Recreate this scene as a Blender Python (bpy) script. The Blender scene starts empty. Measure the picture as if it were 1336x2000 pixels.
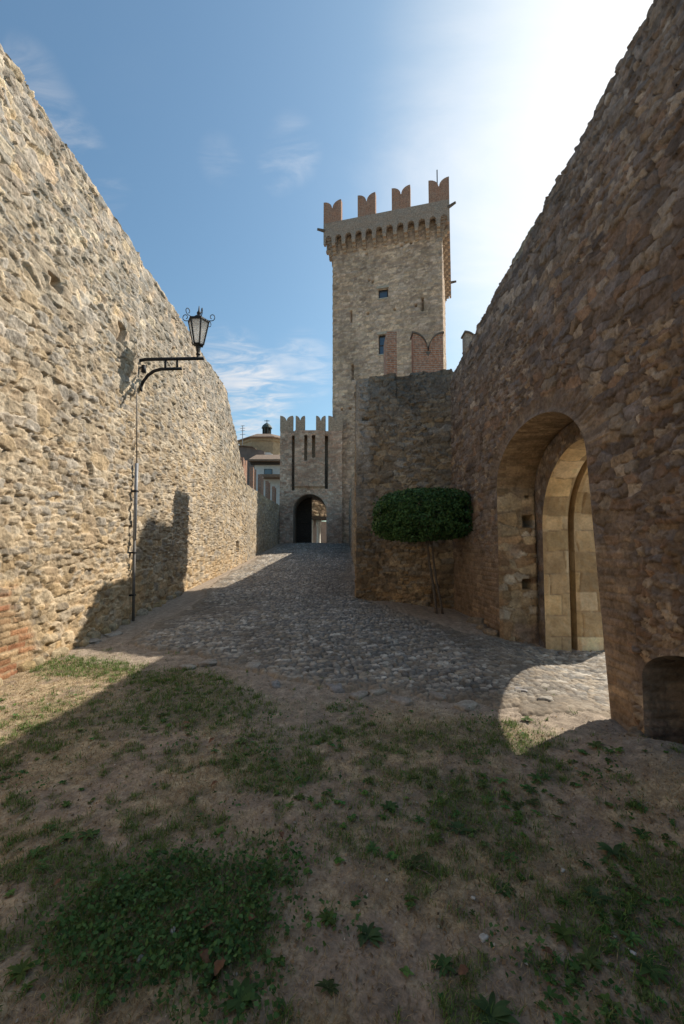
import bpy, bmesh, math, random
import numpy as np
from mathutils import Vector, Matrix

random.seed(7)
rng = np.random.default_rng(11)
scene = bpy.context.scene
COL = scene.collection
PI = math.pi

# ------------------------------------------------------------------ camera model
F, CX, HZ, EYE = 850.0, 668.0, 1070.0, 1.6
TILT = math.radians(3.5)
PY0 = HZ - F * math.tan(TILT)

def P(px, py, Y=None, X=None):
    """world point on the ray of a photo pixel at depth Y (or lateral X)"""
    xc, yc = (px - CX) / F, (PY0 - py) / F
    d = (xc, math.cos(TILT) - yc * math.sin(TILT), math.sin(TILT) + yc * math.cos(TILT))
    k = (Y / d[1]) if Y is not None else (X / d[0])
    return Vector((d[0] * k, d[1] * k, EYE + d[2] * k))

SUN_AZ, SUN_EL = math.radians(53), math.radians(41)
SUN = Vector((math.sin(SUN_AZ) * math.cos(SUN_EL), math.cos(SUN_AZ) * math.cos(SUN_EL), math.sin(SUN_EL)))

# ------------------------------------------------------------------ numpy noise
def hsh(ix, iy, s):
    h = (ix.astype(np.int64) * 374761393 + iy.astype(np.int64) * 668265263 + int(s) * 2147483647 + 1013904223) & 0xFFFFFFFF
    h = ((h ^ (h >> 13)) * 1274126177) & 0xFFFFFFFF
    h = ((h ^ (h >> 16)) * 2246822519) & 0xFFFFFFFF
    h = h ^ (h >> 15)
    return (h & 0xFFFFFF).astype(np.float64) / 16777216.0

def vnoise(x, y, s=0):
    x = np.asarray(x, float); y = np.asarray(y, float)
    x0 = np.floor(x); y0 = np.floor(y); fx = x - x0; fy = y - y0
    fx = fx * fx * (3 - 2 * fx); fy = fy * fy * (3 - 2 * fy)
    a = hsh(x0, y0, s); b = hsh(x0 + 1, y0, s); c = hsh(x0, y0 + 1, s); d = hsh(x0 + 1, y0 + 1, s)
    return (a * (1 - fx) + b * fx) * (1 - fy) + (c * (1 - fx) + d * fx) * fy

def fbm(x, y, s=0, o=4):
    v = 0; a = 1; t = 0
    for k in range(o):
        v = v + a * vnoise(x * 2 ** k, y * 2 ** k, s + 17 * k); t += a; a *= 0.5
    return v / t

def sst(a, b, x):
    t = np.clip((x - a) / (b - a), 0, 1)
    return t * t * (3 - 2 * t)

# ------------------------------------------------------------------ masonry
def cells(u, v, cu, cv, s, jit=0.36, merge=0.3, p=2.6, reach=1):
    gx, gy = u / cu, v / cv
    j0 = np.floor(gy)
    d1 = np.full(gx.shape, 9.0); d2 = np.full(gx.shape, 9.0)
    id1 = np.full(gx.shape, -1.0); ox = np.zeros(gx.shape); oy = np.zeros(gx.shape)
    for dj in (-1, 0, 1):
        j = j0 + dj
        sh = hsh(j, j * 0 + 5, s + 3)
        i0 = np.floor(gx - sh)
        for di in (-1, 0, 1):
            i = i0 + di
            px = i + sh + 0.5 + (hsh(i, j, s) - 0.5) * 2 * jit
            py = j + 0.5 + (hsh(i, j, s + 1) - 0.5) * 2 * jit * 0.8
            mi = np.where(hsh(i, j, s + 2) < merge, i - 1, i)
            idd = hsh(mi, j, s + 9) + 1e-9
            dx, dy = gx - px, gy - py
            d = (np.abs(dx) ** p + np.abs(dy) ** p) ** (1 / p)
            same = idd == id1
            better = (~same) & (d < d1)
            sec = (~same) & (~better) & (d < d2)
            d2 = np.where(better, d1, np.where(sec, d, d2))
            upd = better | (same & (d < d1))
            ox = np.where(upd, dx, ox); oy = np.where(upd, dy, oy)
            d1 = np.where(upd, d, d1)
            id1 = np.where(better, idd, id1)
    return d2 - d1, id1, ox, oy

def bricks(u, v, cu, cv, s):
    row = np.floor(v / cv)
    x = u / cu + 0.5 * (row % 2) + 0.25 * (hsh(row, row * 0, s) - 0.5)
    i = np.floor(x); fx = x - i; fy = v / cv - row
    e = np.minimum(np.minimum(fx, 1 - fx) * cu / cv, np.minimum(fy, 1 - fy))
    return e * 1.6, hsh(i, row, s + 4), fx - 0.5, fy - 0.5

def eval_style(U, V, st, s):
    w = st.get('warp', 0.06)
    u = U + w * (fbm(U * 2.3, V * 2.3, s + 50, 3) - 0.5) * 2
    v = V + w * (fbm(U * 1.7, V * 2.9, s + 60, 3) - 0.5) * 2
    if st.get('brick'):
        e, idd, ox, oy = bricks(u, v, st['cu'], st['cv'], s)
    else:
        e, idd, ox, oy = cells(u, v, st['cu'], st['cv'], s, st.get('jit', 0.36), st.get('merge', 0.3))
    if st.get('small'):
        k = st['small']
        e2, id2, ox2, oy2 = cells(u + 0.31, v + 0.17, st['cu'] * 0.52, st['cv'] * 0.56, s + 11, 0.36, 0.25)
        a = fbm(u * 1.5, v * 2.2, s + 40, 3) < k
        e = np.where(a, e2, e); idd = np.where(a, id2, idd); ox = np.where(a, ox2, ox); oy = np.where(a, oy2, oy)
    e = e + (fbm(U * 16, V * 16, s + 70, 3) - 0.5) * st.get('rag', 0.10)
    r1 = idd; r2 = (idd * 7919.13) % 1.0; r3 = (idd * 104729.7) % 1.0; r4 = (idd * 3571.31) % 1.0
    m = sst(st.get('m0', 0.02), st.get('mw', 0.22), e)
    cw = st.get('cw', st.get('mw', 0.22))
    dep = st['depth']
    h = dep * (m ** 0.6) * (0.35 + 0.85 * r2)
    h = h + m * dep * st.get('tilt', 0.8) * ((r3 - 0.35) * oy + (r4 - 0.5) * ox) * 1.5
    fac = fbm(U * 5.5 + 31 * r2, V * 7 + 17 * r4, s + 81, 2)              # broken facets, different on every stone
    h = h + m * dep * st.get('facet', 0.5) * (np.abs(fac - 0.5) * 2 - 0.25)
    h = h + st.get('fine', 0.012) * (fbm(U * 26, V * 30, s + 82, 3) - 0.5) * 2
    h = h + st.get('rough', 0.35) * dep * (fbm(U * 9, V * 11, s + 80, 4) - 0.5) * 2 * (0.3 + 0.7 * m)
    h = h + st.get('belly', 0.02) * (fbm(U * 0.7, V * 0.7, s + 90, 2) - 0.5) * 2
    pal = np.array(st['pal']); n = len(pal)
    c = pal[np.minimum((r1 * n).astype(int), n - 1)]
    c = c * (0.72 + 0.56 * r3)[..., None]
    mot = fbm(U * 6 + 9, V * 6, s + 95, 4)
    c = c * (0.72 + 0.56 * mot)[..., None]
    mo = np.array(st['mort']) * (0.8 + 0.4 * fbm(U * 3, V * 3, s + 97, 3))[..., None]
    mk = sst(0.0, cw * 0.8, e)[..., None]
    c = mo * (1 - mk) + c * mk
    st_ = fbm(U * 0.55, V * 0.4, s + 99, 4)
    c = c * (0.78 + 0.44 * st_)[..., None]
    return h, c

def surf(Pp, N, U, V, st, s, patches=(), keep=None, hmod=None, tone=None, flip=False):
    """displace a grid by a masonry pattern; returns verts, quads, colours"""
    h, c = eval_style(U, V, st, s)
    for k, (mask, coord, st2) in enumerate(patches):
        a = mask(U, V)
        if not np.any(a > 0): continue
        u2, v2 = coord(U, V) if coord else (U, V)
        h2, c2 = eval_style(u2, v2, st2, s + 301 * (k + 1))
        h = h * (1 - a) + h2 * a; c = c * (1 - a[..., None]) + c2 * a[..., None]
    if tone: c = tone(U, V, c)
    if hmod: h = hmod(U, V, h)
    Q = Pp + N * h[..., None]
    n, m = U.shape
    idx = np.arange(n * m).reshape(n, m)
    q = np.stack([idx[:-1, :-1], idx[1:, :-1], idx[1:, 1:], idx[:-1, 1:]], -1).reshape(-1, 4)
    if keep is not None: q = q[keep.reshape(-1)]
    if flip: q = q[:, ::-1]
    return Q.reshape(-1, 3), q, np.clip(c, 0.005, 0.8).reshape(-1, 3)

def join(parts):
    vs, qs, cs, o = [], [], [], 0
    for v, q, c in parts:
        vs.append(v); qs.append(q + o); cs.append(c); o += len(v)
    return np.concatenate(vs), np.concatenate(qs), np.concatenate(cs)

def link(o, parent):
    COL.objects.link(o)
    if parent is not None: o.parent = parent

def mesh_from(name, v, q, c, mat, parent=None, smooth=True, k=4):
    used = np.zeros(len(v), bool); used[q.reshape(-1)] = True
    rem = np.cumsum(used) - 1
    v = v[used]; c = None if c is None else c[used]; q = rem[q]
    me = bpy.data.meshes.new(name)
    me.vertices.add(len(v)); me.vertices.foreach_set('co', np.ascontiguousarray(v, dtype=np.float32).ravel())
    me.loops.add(q.size); me.loops.foreach_set('vertex_index', np.ascontiguousarray(q, dtype=np.int32).ravel())
    me.polygons.add(len(q)); me.polygons.foreach_set('loop_start', np.arange(0, q.size, k, dtype=np.int32))
    if smooth: me.polygons.foreach_set('use_smooth', np.ones(len(q), bool))
    me.update(calc_edges=True); me.validate()
    if c is not None:
        a = me.color_attributes.new('Col', 'FLOAT_COLOR', 'POINT')
        a.data.foreach_set('color', np.concatenate([c, np.ones((len(c), 1))], 1).astype(np.float32).ravel())
    me.materials.append(mat)
    o = bpy.data.objects.new(name, me)
    link(o, parent)
    return o

def tag(o, label=None, cat=None, group=None, kind=None):
    if label: o['label'] = label
    if cat: o['category'] = cat
    if group: o['group'] = group
    if kind: o['kind'] = kind
    return o

def empty(name, loc=(0, 0, 0), rz=0.0):
    o = bpy.data.objects.new(name, None); COL.objects.link(o)
    o.location = loc; o.rotation_euler = (0, 0, rz); o.empty_display_size = 0.2
    return o

# ------------------------------------------------------------------ materials
def nmat(name):
    m = bpy.data.materials.new(name); m.use_nodes = True
    nt = m.node_tree; b = nt.nodes['Principled BSDF']
    return m, nt, b

def mk_masonry(name, scale=22, bump=0.5, dist=0.012, var=0.35, attr=True, base=(0.3, 0.25, 0.2), rough=0.92):
    m, nt, b = nmat(name); N, L = nt.nodes.new, nt.links.new
    tc = N('ShaderNodeTexCoord')
    n1 = N('ShaderNodeTexNoise'); n1.inputs['Scale'].default_value = scale; n1.inputs['Detail'].default_value = 8; n1.inputs['Roughness'].default_value = 0.65
    n2 = N('ShaderNodeTexNoise'); n2.inputs['Scale'].default_value = scale * 0.23; n2.inputs['Detail'].default_value = 5
    L(tc.outputs['Object'], n1.inputs['Vector']); L(tc.outputs['Object'], n2.inputs['Vector'])
    if attr:
        at = N('ShaderNodeAttribute'); at.attribute_name = 'Col'; src = at.outputs['Color']
    else:
        rgb = N('ShaderNodeRGB'); rgb.outputs[0].default_value = (*base, 1); src = rgb.outputs[0]
    mr = N('ShaderNodeMapRange'); mr.inputs[1].default_value = 0.25; mr.inputs[2].default_value = 0.75
    mr.inputs[3].default_value = 1 - var; mr.inputs[4].default_value = 1 + var
    L(n1.outputs['Fac'], mr.inputs[0])
    mr2 = N('ShaderNodeMapRange'); mr2.inputs[1].default_value = 0.3; mr2.inputs[2].default_value = 0.7
    mr2.inputs[3].default_value = 1 - var * 0.6; mr2.inputs[4].default_value = 1 + var * 0.6
    L(n2.outputs['Fac'], mr2.inputs[0])
    mu = N('ShaderNodeMath'); mu.operation = 'MULTIPLY'; L(mr.outputs[0], mu.inputs[0]); L(mr2.outputs[0], mu.inputs[1])
    vm = N('ShaderNodeVectorMath'); vm.operation = 'SCALE'; L(src, vm.inputs[0]); L(mu.outputs[0], vm.inputs['Scale'])
    L(vm.outputs[0], b.inputs['Base Color'])
    b.inputs['Roughness'].default_value = rough; b.inputs['Specular IOR Level'].default_value = 0.2
    bp = N('ShaderNodeBump'); bp.inputs['Strength'].default_value = bump; bp.inputs['Distance'].default_value = dist
    L(n1.outputs['Fac'], bp.inputs['Height']); L(bp.outputs[0], b.inputs['Normal'])
    return m

def mk_brick(name, c1, c2, mort, bw=0.27, bh=0.075, stain=(0.2, 0.18, 0.16), stain_amt=0.5):
    m, nt, b = nmat(name); N, L = nt.nodes.new, nt.links.new
    tc = N('ShaderNodeTexCoord'); sp = N('ShaderNodeSeparateXYZ'); L(tc.outputs['Object'], sp.inputs[0])
    ad = N('ShaderNodeMath'); L(sp.outputs[0], ad.inputs[0]); L(sp.outputs[1], ad.inputs[1])
    cb = N('ShaderNodeCombineXYZ'); L(ad.outputs[0], cb.inputs[0]); L(sp.outputs[2], cb.inputs[1])
    br = N('ShaderNodeTexBrick'); L(cb.outputs[0], br.inputs['Vector'])
    br.inputs['Color1'].default_value = (*c1, 1); br.inputs['Color2'].default_value = (*c2, 1); br.inputs['Mortar'].default_value = (*mort, 1)
    br.inputs['Scale'].default_value = 1; br.inputs['Brick Width'].default_value = bw; br.inputs['Row Height'].default_value = bh
    br.inputs['Mortar Size'].default_value = 0.012; br.inputs['Mortar Smooth'].default_value = 0.3
    n = N('ShaderNodeTexNoise'); n.inputs['Scale'].default_value = 1.6; n.inputs['Detail'].default_value = 8; n.inputs['Roughness'].default_value = 0.7
    L(tc.outputs['Object'], n.inputs['Vector'])
    rp = N('ShaderNodeMapRange'); rp.inputs[1].default_value = 0.42; rp.inputs[2].default_value = 0.66; rp.inputs[4].default_value = stain_amt
    L(n.outputs['Fac'], rp.inputs[0])
    mx = N('ShaderNodeMix'); mx.data_type = 'RGBA'; L(rp.outputs[0], mx.inputs[0]); L(br.outputs['Color'], mx.inputs[6]); mx.inputs[7].default_value = (*stain, 1)
    n3 = N('ShaderNodeTexNoise'); n3.inputs['Scale'].default_value = 14; n3.inputs['Detail'].default_value = 5; L(tc.outputs['Object'], n3.inputs['Vector'])
    mr = N('ShaderNodeMapRange'); mr.inputs[1].default_value = 0.3; mr.inputs[2].default_value = 0.7; mr.inputs[3].default_value = 0.65; mr.inputs[4].default_value = 1.3; L(n3.outputs['Fac'], mr.inputs[0])
    vm = N('ShaderNodeVectorMath'); vm.operation = 'SCALE'; L(mx.outputs[2], vm.inputs[0]); L(mr.outputs[0], vm.inputs['Scale'])
    L(vm.outputs[0], b.inputs['Base Color']); b.inputs['Roughness'].default_value = 0.9; b.inputs['Specular IOR Level'].default_value = 0.2
    bp = N('ShaderNodeBump'); bp.inputs['Strength'].default_value = 0.6; bp.inputs['Distance'].default_value = 0.02
    sm = N('ShaderNodeMath'); sm.operation = 'SUBTRACT'; L(n3.outputs['Fac'], sm.inputs[0]); L(br.outputs['Fac'], sm.inputs[1])
    L(sm.outputs[0], bp.inputs['Height']); L(bp.outputs[0], b.inputs['Normal'])
    return m

def mk_plain(name, base, rough=0.6, metal=0.0, var=0.2, scale=30, trans=0.0, spec=0.4, bump=0.15):
    m, nt, b = nmat(name); N, L = nt.nodes.new, nt.links.new
    tc = N('ShaderNodeTexCoord'); n = N('ShaderNodeTexNoise'); n.inputs['Scale'].default_value = scale; n.inputs['Detail'].default_value = 6
    L(tc.outputs['Object'], n.inputs['Vector'])
    mr = N('ShaderNodeMapRange'); mr.inputs[1].default_value = 0.3; mr.inputs[2].default_value = 0.7; mr.inputs[3].default_value = 1 - var; mr.inputs[4].default_value = 1 + var
    L(n.outputs['Fac'], mr.inputs[0])
    vm = N('ShaderNodeVectorMath'); vm.operation = 'SCALE'; vm.inputs[0].default_value = base; L(mr.outputs[0], vm.inputs['Scale'])
    L(vm.outputs[0], b.inputs['Base Color'])
    b.inputs['Roughness'].default_value = rough; b.inputs['Metallic'].default_value = metal
    b.inputs['Specular IOR Level'].default_value = spec; b.inputs['Transmission Weight'].default_value = trans
    bp = N('ShaderNodeBump'); bp.inputs['Strength'].default_value = bump; bp.inputs['Distance'].default_value = 0.01
    L(n.outputs['Fac'], bp.inputs['Height']); L(bp.outputs[0], b.inputs['Normal'])
    return m

def mk_leaf(name, rough=0.6, trans=0.25, spec=0.25):
    m, nt, b = nmat(name); N, L = nt.nodes.new, nt.links.new
    at = N('ShaderNodeAttribute'); at.attribute_name = 'Col'
    L(at.outputs['Color'], b.inputs['Base Color']); b.inputs['Roughness'].default_value = rough; b.inputs['Specular IOR Level'].default_value = spec
    tr = N('ShaderNodeBsdfTranslucent'); L(at.outputs['Color'], tr.inputs['Color'])
    mx = N('ShaderNodeMixShader'); mx.inputs[0].default_value = trans
    L(b.outputs[0], mx.inputs[1]); L(tr.outputs[0], mx.inputs[2]); L(mx.outputs[0], nt.nodes['Material Output'].inputs['Surface'])
    return m

M = {}
M['wall'] = mk_masonry('rubble_stone', 26, 0.9, 0.022, 0.40)
M['far_wall'] = mk_masonry('tower_stone', 9, 0.5, 0.03, 0.26)
M['ashlar'] = mk_masonry('dressed_sandstone', 30, 0.35, 0.008, 0.2)
M['soil'] = mk_masonry('lawn_soil', 60, 0.7, 0.012, 0.42)
M['cobble'] = mk_masonry('cobble_stone', 40, 0.4, 0.006, 0.3, rough=0.8)
M['leaf'] = mk_leaf('tree_leaf', 0.5, 0.2)
M['grass'] = mk_leaf('grass_blade', 0.7, 0.3)
M['brick'] = mk_brick('old_brick', (0.42, 0.185, 0.105), (0.33, 0.155, 0.095), (0.38, 0.31, 0.25), stain=(0.34, 0.27, 0.22), stain_amt=0.45)
M['pale_brick'] = mk_brick('weathered_brick', (0.46, 0.31, 0.21), (0.38, 0.27, 0.19), (0.46, 0.37, 0.28), stain=(0.42, 0.34, 0.26), stain_amt=0.6)
M['grey_brick'] = mk_brick('grey_brick', (0.38, 0.26, 0.19), (0.31, 0.24, 0.19), (0.40, 0.34, 0.28), stain=(0.33, 0.29, 0.25), stain_amt=0.7)
M['coping'] = mk_masonry('dark_coping', 12, 0.4, 0.02, 0.3, False, (0.13, 0.11, 0.095))
M['pale_stone'] = mk_masonry('pale_stone', 12, 0.4, 0.02, 0.25, False, (0.42, 0.37, 0.3))
M['iron'] = mk_plain('black_iron', (0.022, 0.022, 0.025), 0.6, 0.3)
M['dark_pipe'] = mk_plain('weathered_dark_pipe', (0.15, 0.14, 0.13), 0.7)
M['zinc'] = mk_plain('galvanised_pipe', (0.30, 0.31, 0.33), 0.5, 0.0)
def mk_milk():
    m, nt, b = nmat('frosted_glass'); N, L = nt.nodes.new, nt.links.new
    tc = N('ShaderNodeTexCoord'); n = N('ShaderNodeTexNoise'); n.inputs['Scale'].default_value = 8; L(tc.outputs['Object'], n.inputs['Vector'])
    mr = N('ShaderNodeMapRange'); mr.inputs[3].default_value = 0.92; mr.inputs[4].default_value = 0.98; L(n.outputs['Fac'], mr.inputs[0])
    L(mr.outputs[0], b.inputs['Base Color']); b.inputs['Roughness'].default_value = 0.3
    t = N('ShaderNodeBsdfTranslucent'); L(mr.outputs[0], t.inputs['Color'])
    mx = N('ShaderNodeMixShader'); mx.inputs[0].default_value = 0.85; L(b.outputs[0], mx.inputs[1]); L(t.outputs[0], mx.inputs[2])
    tp = N('ShaderNodeBsdfTransparent'); m2 = N('ShaderNodeMixShader'); m2.inputs[0].default_value = 0.3; L(mx.outputs[0], m2.inputs[1]); L(tp.outputs[0], m2.inputs[2])
    L(m2.outputs[0], nt.nodes['Material Output'].inputs['Surface']); return m
M['milk'] = mk_milk()
M['pane'] = mk_plain('window_glass', (0.05, 0.07, 0.10), 0.08, 0.0, 0.1, 3, spec=1.0, bump=0.02)
M['wood'] = mk_plain('dark_wood', (0.05, 0.035, 0.025), 0.75, 0.0, 0.4, 12)
M['bark'] = mk_plain('bark', (0.14, 0.11, 0.085), 0.9, 0.0, 0.4, 40, bump=0.6)
M['plaster'] = mk_plain('white_plaster', (0.68, 0.68, 0.66), 0.9, 0, 0.1, 4)
M['ochre'] = mk_plain('ochre_plaster', (0.36, 0.28, 0.18), 0.9, 0, 0.2, 3)
M['brown_wall'] = mk_plain('brown_wall', (0.19, 0.15, 0.13), 0.9, 0, 0.2, 2)
M['lead'] = mk_plain('dark_lead', (0.07, 0.085, 0.075), 0.6, 0.2, 0.2, 3)
M['dead_leaf'] = mk_plain('dry_leaf', (0.36, 0.19, 0.11), 0.7, 0, 0.3, 60)
M['paper'] = mk_plain('white_scrap', (0.7, 0.7, 0.68), 0.7, 0, 0.1, 50)
M['marble'] = mk_plain('white_marble', (0.7, 0.66, 0.58), 0.6, 0, 0.12, 5)
def mk_tile(name):
    m, nt, b = nmat(name); N, L = nt.nodes.new, nt.links.new
    tc = N('ShaderNodeTexCoord'); n = N('ShaderNodeTexNoise'); n.inputs['Scale'].default_value = 5; n.inputs['Detail'].default_value = 9; n.inputs['Roughness'].default_value = 0.75
    L(tc.outputs['Object'], n.inputs['Vector'])
    r = N('ShaderNodeValToRGB'); L(n.outputs['Fac'], r.inputs[0])
    r.color_ramp.elements[0].position = 0.3; r.color_ramp.elements[0].color = (0.13, 0.085, 0.06, 1)
    r.color_ramp.elements[1].position = 0.7; r.color_ramp.elements[1].color = (0.36, 0.25, 0.17, 1)
    L(r.outputs[0], b.inputs['Base Color']); b.inputs['Roughness'].default_value = 0.9
    bp = N('ShaderNodeBump'); bp.inputs['Strength'].default_value = 0.8; bp.inputs['Distance'].default_value = 0.06; L(n.outputs['Fac'], bp.inputs['Height']); L(bp.outputs[0], b.inputs['Normal'])
    return m
M['tile'] = mk_tile('clay_tile')

# ------------------------------------------------------------------ small mesh builder
class B:
    def __init__(s): s.bm = bmesh.new()
    def box(s, lo, hi, mat=None, bev=0.0):
        r = bmesh.ops.create_cube(s.bm, size=1.0)
        lo, hi = Vector(lo), Vector(hi)
        for v in r['verts']:
            v.co = Vector(((lo.x + hi.x) / 2 + v.co.x * (hi.x - lo.x), (lo.y + hi.y) / 2 + v.co.y * (hi.y - lo.y), (lo.z + hi.z) / 2 + v.co.z * (hi.z - lo.z)))
            if mat is not None: v.co = mat @ v.co
        if bev > 0:
            es = {e for v in r['verts'] for e in v.link_edges}
            bmesh.ops.bevel(s.bm, geom=list(es), offset=bev, segments=2, affect='EDGES')
        return s
    def prism(s, pts, y0, y1, mat=None):
        """outline (x, z) extruded along y"""
        a = [Vector((x, y0, z)) for x, z in pts]; b = [Vector((x, y1, z)) for x, z in pts]
        if mat is not None: a = [mat @ p for p in a]; b = [mat @ p for p in b]
        va = [s.bm.verts.new(p) for p in a]; vb = [s.bm.verts.new(p) for p in b]
        n = len(pts)
        fs = [s.bm.faces.new(va), s.bm.faces.new(vb[::-1])]
        for i in range(n): s.bm.faces.new((va[i], vb[i], vb[(i + 1) % n], va[(i + 1) % n]))
        return s
    def tube(s, pts, r, n=8, cap=True):
        pts = [Vector(p) for p in pts]; rs = r if isinstance(r, (list, tuple)) else [r] * len(pts)
        rings = []
        up = Vector((0.13, 0.31, 0.94))
        for i, p in enumerate(pts):
            t = (pts[min(i + 1, len(pts) - 1)] - pts[max(i - 1, 0)]).normalized()
            a = t.cross(up)
            if a.length < 0.05: a = t.cross(Vector((1, 0, 0)))
            a.normalize(); b = t.cross(a)
            rings.append([s.bm.verts.new(p + (a * math.cos(2 * PI * k / n) + b * math.sin(2 * PI * k / n)) * rs[i]) for k in range(n)])
        for i in range(len(rings) - 1):
            for k in range(n): s.bm.faces.new((rings[i][k], rings[i][(k + 1) % n], rings[i + 1][(k + 1) % n], rings[i + 1][k]))
        if cap: s.bm.faces.new(rings[0][::-1]); s.bm.faces.new(rings[-1])
        return s
    def lathe(s, prof, c=(0, 0, 0), n=16, rot=0.0):
        c = Vector(c); rings = []
        for r, z in prof:
            rings.append([s.bm.verts.new(c + Vector((r * math.cos(2 * PI * k / n + rot), r * math.sin(2 * PI * k / n + rot), z))) for k in range(n)])
        for i in range(len(rings) - 1):
            for k in range(n): s.bm.faces.new((rings[i][k], rings[i][(k + 1) % n], rings[i + 1][(k + 1) % n], rings[i + 1][k]))
        s.bm.faces.new(rings[0][::-1]); s.bm.faces.new(rings[-1])
        return s
    def build(s, name, mat, parent=None, smooth=False):
        bmesh.ops.recalc_face_normals(s.bm, faces=s.bm.faces[:])
        me = bpy.data.meshes.new(name); s.bm.to_mesh(me); s.bm.free()
        if smooth:
            for p in me.polygons: p.use_smooth = True
        me.materials.append(mat); o = bpy.data.objects.new(name, me); link(o, parent)
        return o

def swallowtail(w, H, d, n=7):
    """outline of a forked merlon, base at z=0, centred on x=0"""
    pts = [(-w / 2, 0), (w / 2, 0)]
    for k in range(n + 1):
        t = k / n * PI / 2
        pts.append((w / 2 - (w / 2) * math.sin(t) * 0.97, H - d + d * math.cos(t)))
    for k in range(n + 1):
        t = (1 - k / n) * PI / 2
        pts.append((-w / 2 + (w / 2) * math.sin(t) * 0.97, H - d + d * math.cos(t)))
    return pts

# ------------------------------------------------------------------ terrain
def tz(x, y):
    x = np.asarray(x, float); y = np.asarray(y, float)
    k = 0.8
    z = 0.055 * k * np.log1p(np.exp(np.clip((y - 2.0) / k, -40, 40)))
    yy = np.clip(y, None, 33.5)
    z = np.where(y > 20, 0.99 + 0.07 * (yy - 20), z)
    z = z - 0.10 * sst(0.9, 2.3, x) * sst(7.5, 9.2, y) * (1 - sst(10, 11, y))
    z = z - 0.20 * sst(2.0, 3.3, x) * sst(8.0, 6.6, y)
    z = z + 0.17 * sst(1.3, 2.3, x) * sst(3.75, 3.1, y) * (1 - sst(3.2, 4.5, x))
    z = z + 0.05 * (fbm(x * 0.6, y * 0.6, 5, 3) - 0.5)
    return z
def TZ(x, y): return float(tz(np.array([x]), np.array([y]))[0])

EDGE = np.array([(-9, 7.2), (-3.5, 6.35), (-2.6, 5.95), (-1.72, 5.5), (-0.9, 4.95), (-0.2, 4.6), (0.5, 4.42), (1.2, 4.25), (2.0, 4.02), (2.6, 3.95), (9, 3.9)])
def edge_y(x): return np.interp(x, EDGE[:, 0], EDGE[:, 1])
def right_x(y): return np.interp(y, [3, 4, 6.3, 7.0, 9.2, 9.9, 10.2, 40], [2.6, 2.6, 2.35, 1.85, 0.95, 0.45, 0.42, 0.5])
def left_x(y): return np.interp(y, [5, 6, 8, 10, 12, 16, 20, 33, 40], [-3.1, -3.15, -3.2, -3.3, -3.65, -4.0, -4.2, -4.6, -4.6])

def green(x, y):
    """how green the lawn grows (0..1)"""
    n = fbm(x * 1.5 + 3, y * 1.5, 21, 4); n2 = fbm(x * 5, y * 5, 22, 3)
    n3 = fbm(x * 11 + 5, y * 11, 23, 3)
    g = sst(0.50, 0.60, n * 0.30 + n2 * 0.35 + n3 * 0.35) * 0.85
    for cx, cy, rx, ry, a in ((-2.9, 5.35, 0.85, 0.45, 1.0), (-1.9, 5.0, 0.7, 0.35, 0.85), (-1.2, 4.3, 1.1, 0.6, 0.75), (-2.2, 4.0, 0.9, 0.5, 0.5), (-0.45, 3.05, 0.28, 0.24, 0.85),
                              (-0.78, 2.0, 0.5, 0.4, 0.9), (-0.5, 3.5, 0.35, 0.3, 0.5), (1.0, 3.6, 0.8, 0.3, 0.55), (0.5, 2.6, 0.8, 0.5, 0.3), (1.5, 1.8, 0.5, 0.4, 0.4)):
        d = ((x - cx) / rx) ** 2 + ((y - cy) / ry) ** 2
        g = np.maximum(g, a * sst(1.3, 0.35, d + 2.4 * (n3 * 0.6 + n2 * 0.4 - 0.5)))
    return g

def lawn(x, y):
    """1 on the lawn, 0 on the bare strip and the road"""
    n = fbm(x * 1.8, y * 1.8, 31, 3) - 0.5
    a = sst(0.12, 0.75, edge_y(x) - y + n * 0.7)
    a = a * (1 - sst(1.35, 2.2, x + 0.6 * n) * sst(2.6, 3.3, y) * 0.8)
    a = a * (1 - 0.85 * np.exp(-(((x + 0.35) / 0.45) ** 2 + ((y - 4.0) / 0.35) ** 2)))
    return a

def graded(lo, hi, dense_lo, dense_hi, step, grow=1.22):
    a = list(np.arange(dense_lo, dense_hi, step)); s = step; x = dense_hi
    while x < hi: a.append(x); s *= grow; x += s
    a.append(hi); s = step; x = dense_lo - step
    pre = []
    while x > lo: pre.append(x); s *= grow; x -= s
    pre.append(lo)
    return np.array(pre[::-1] + a)

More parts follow.
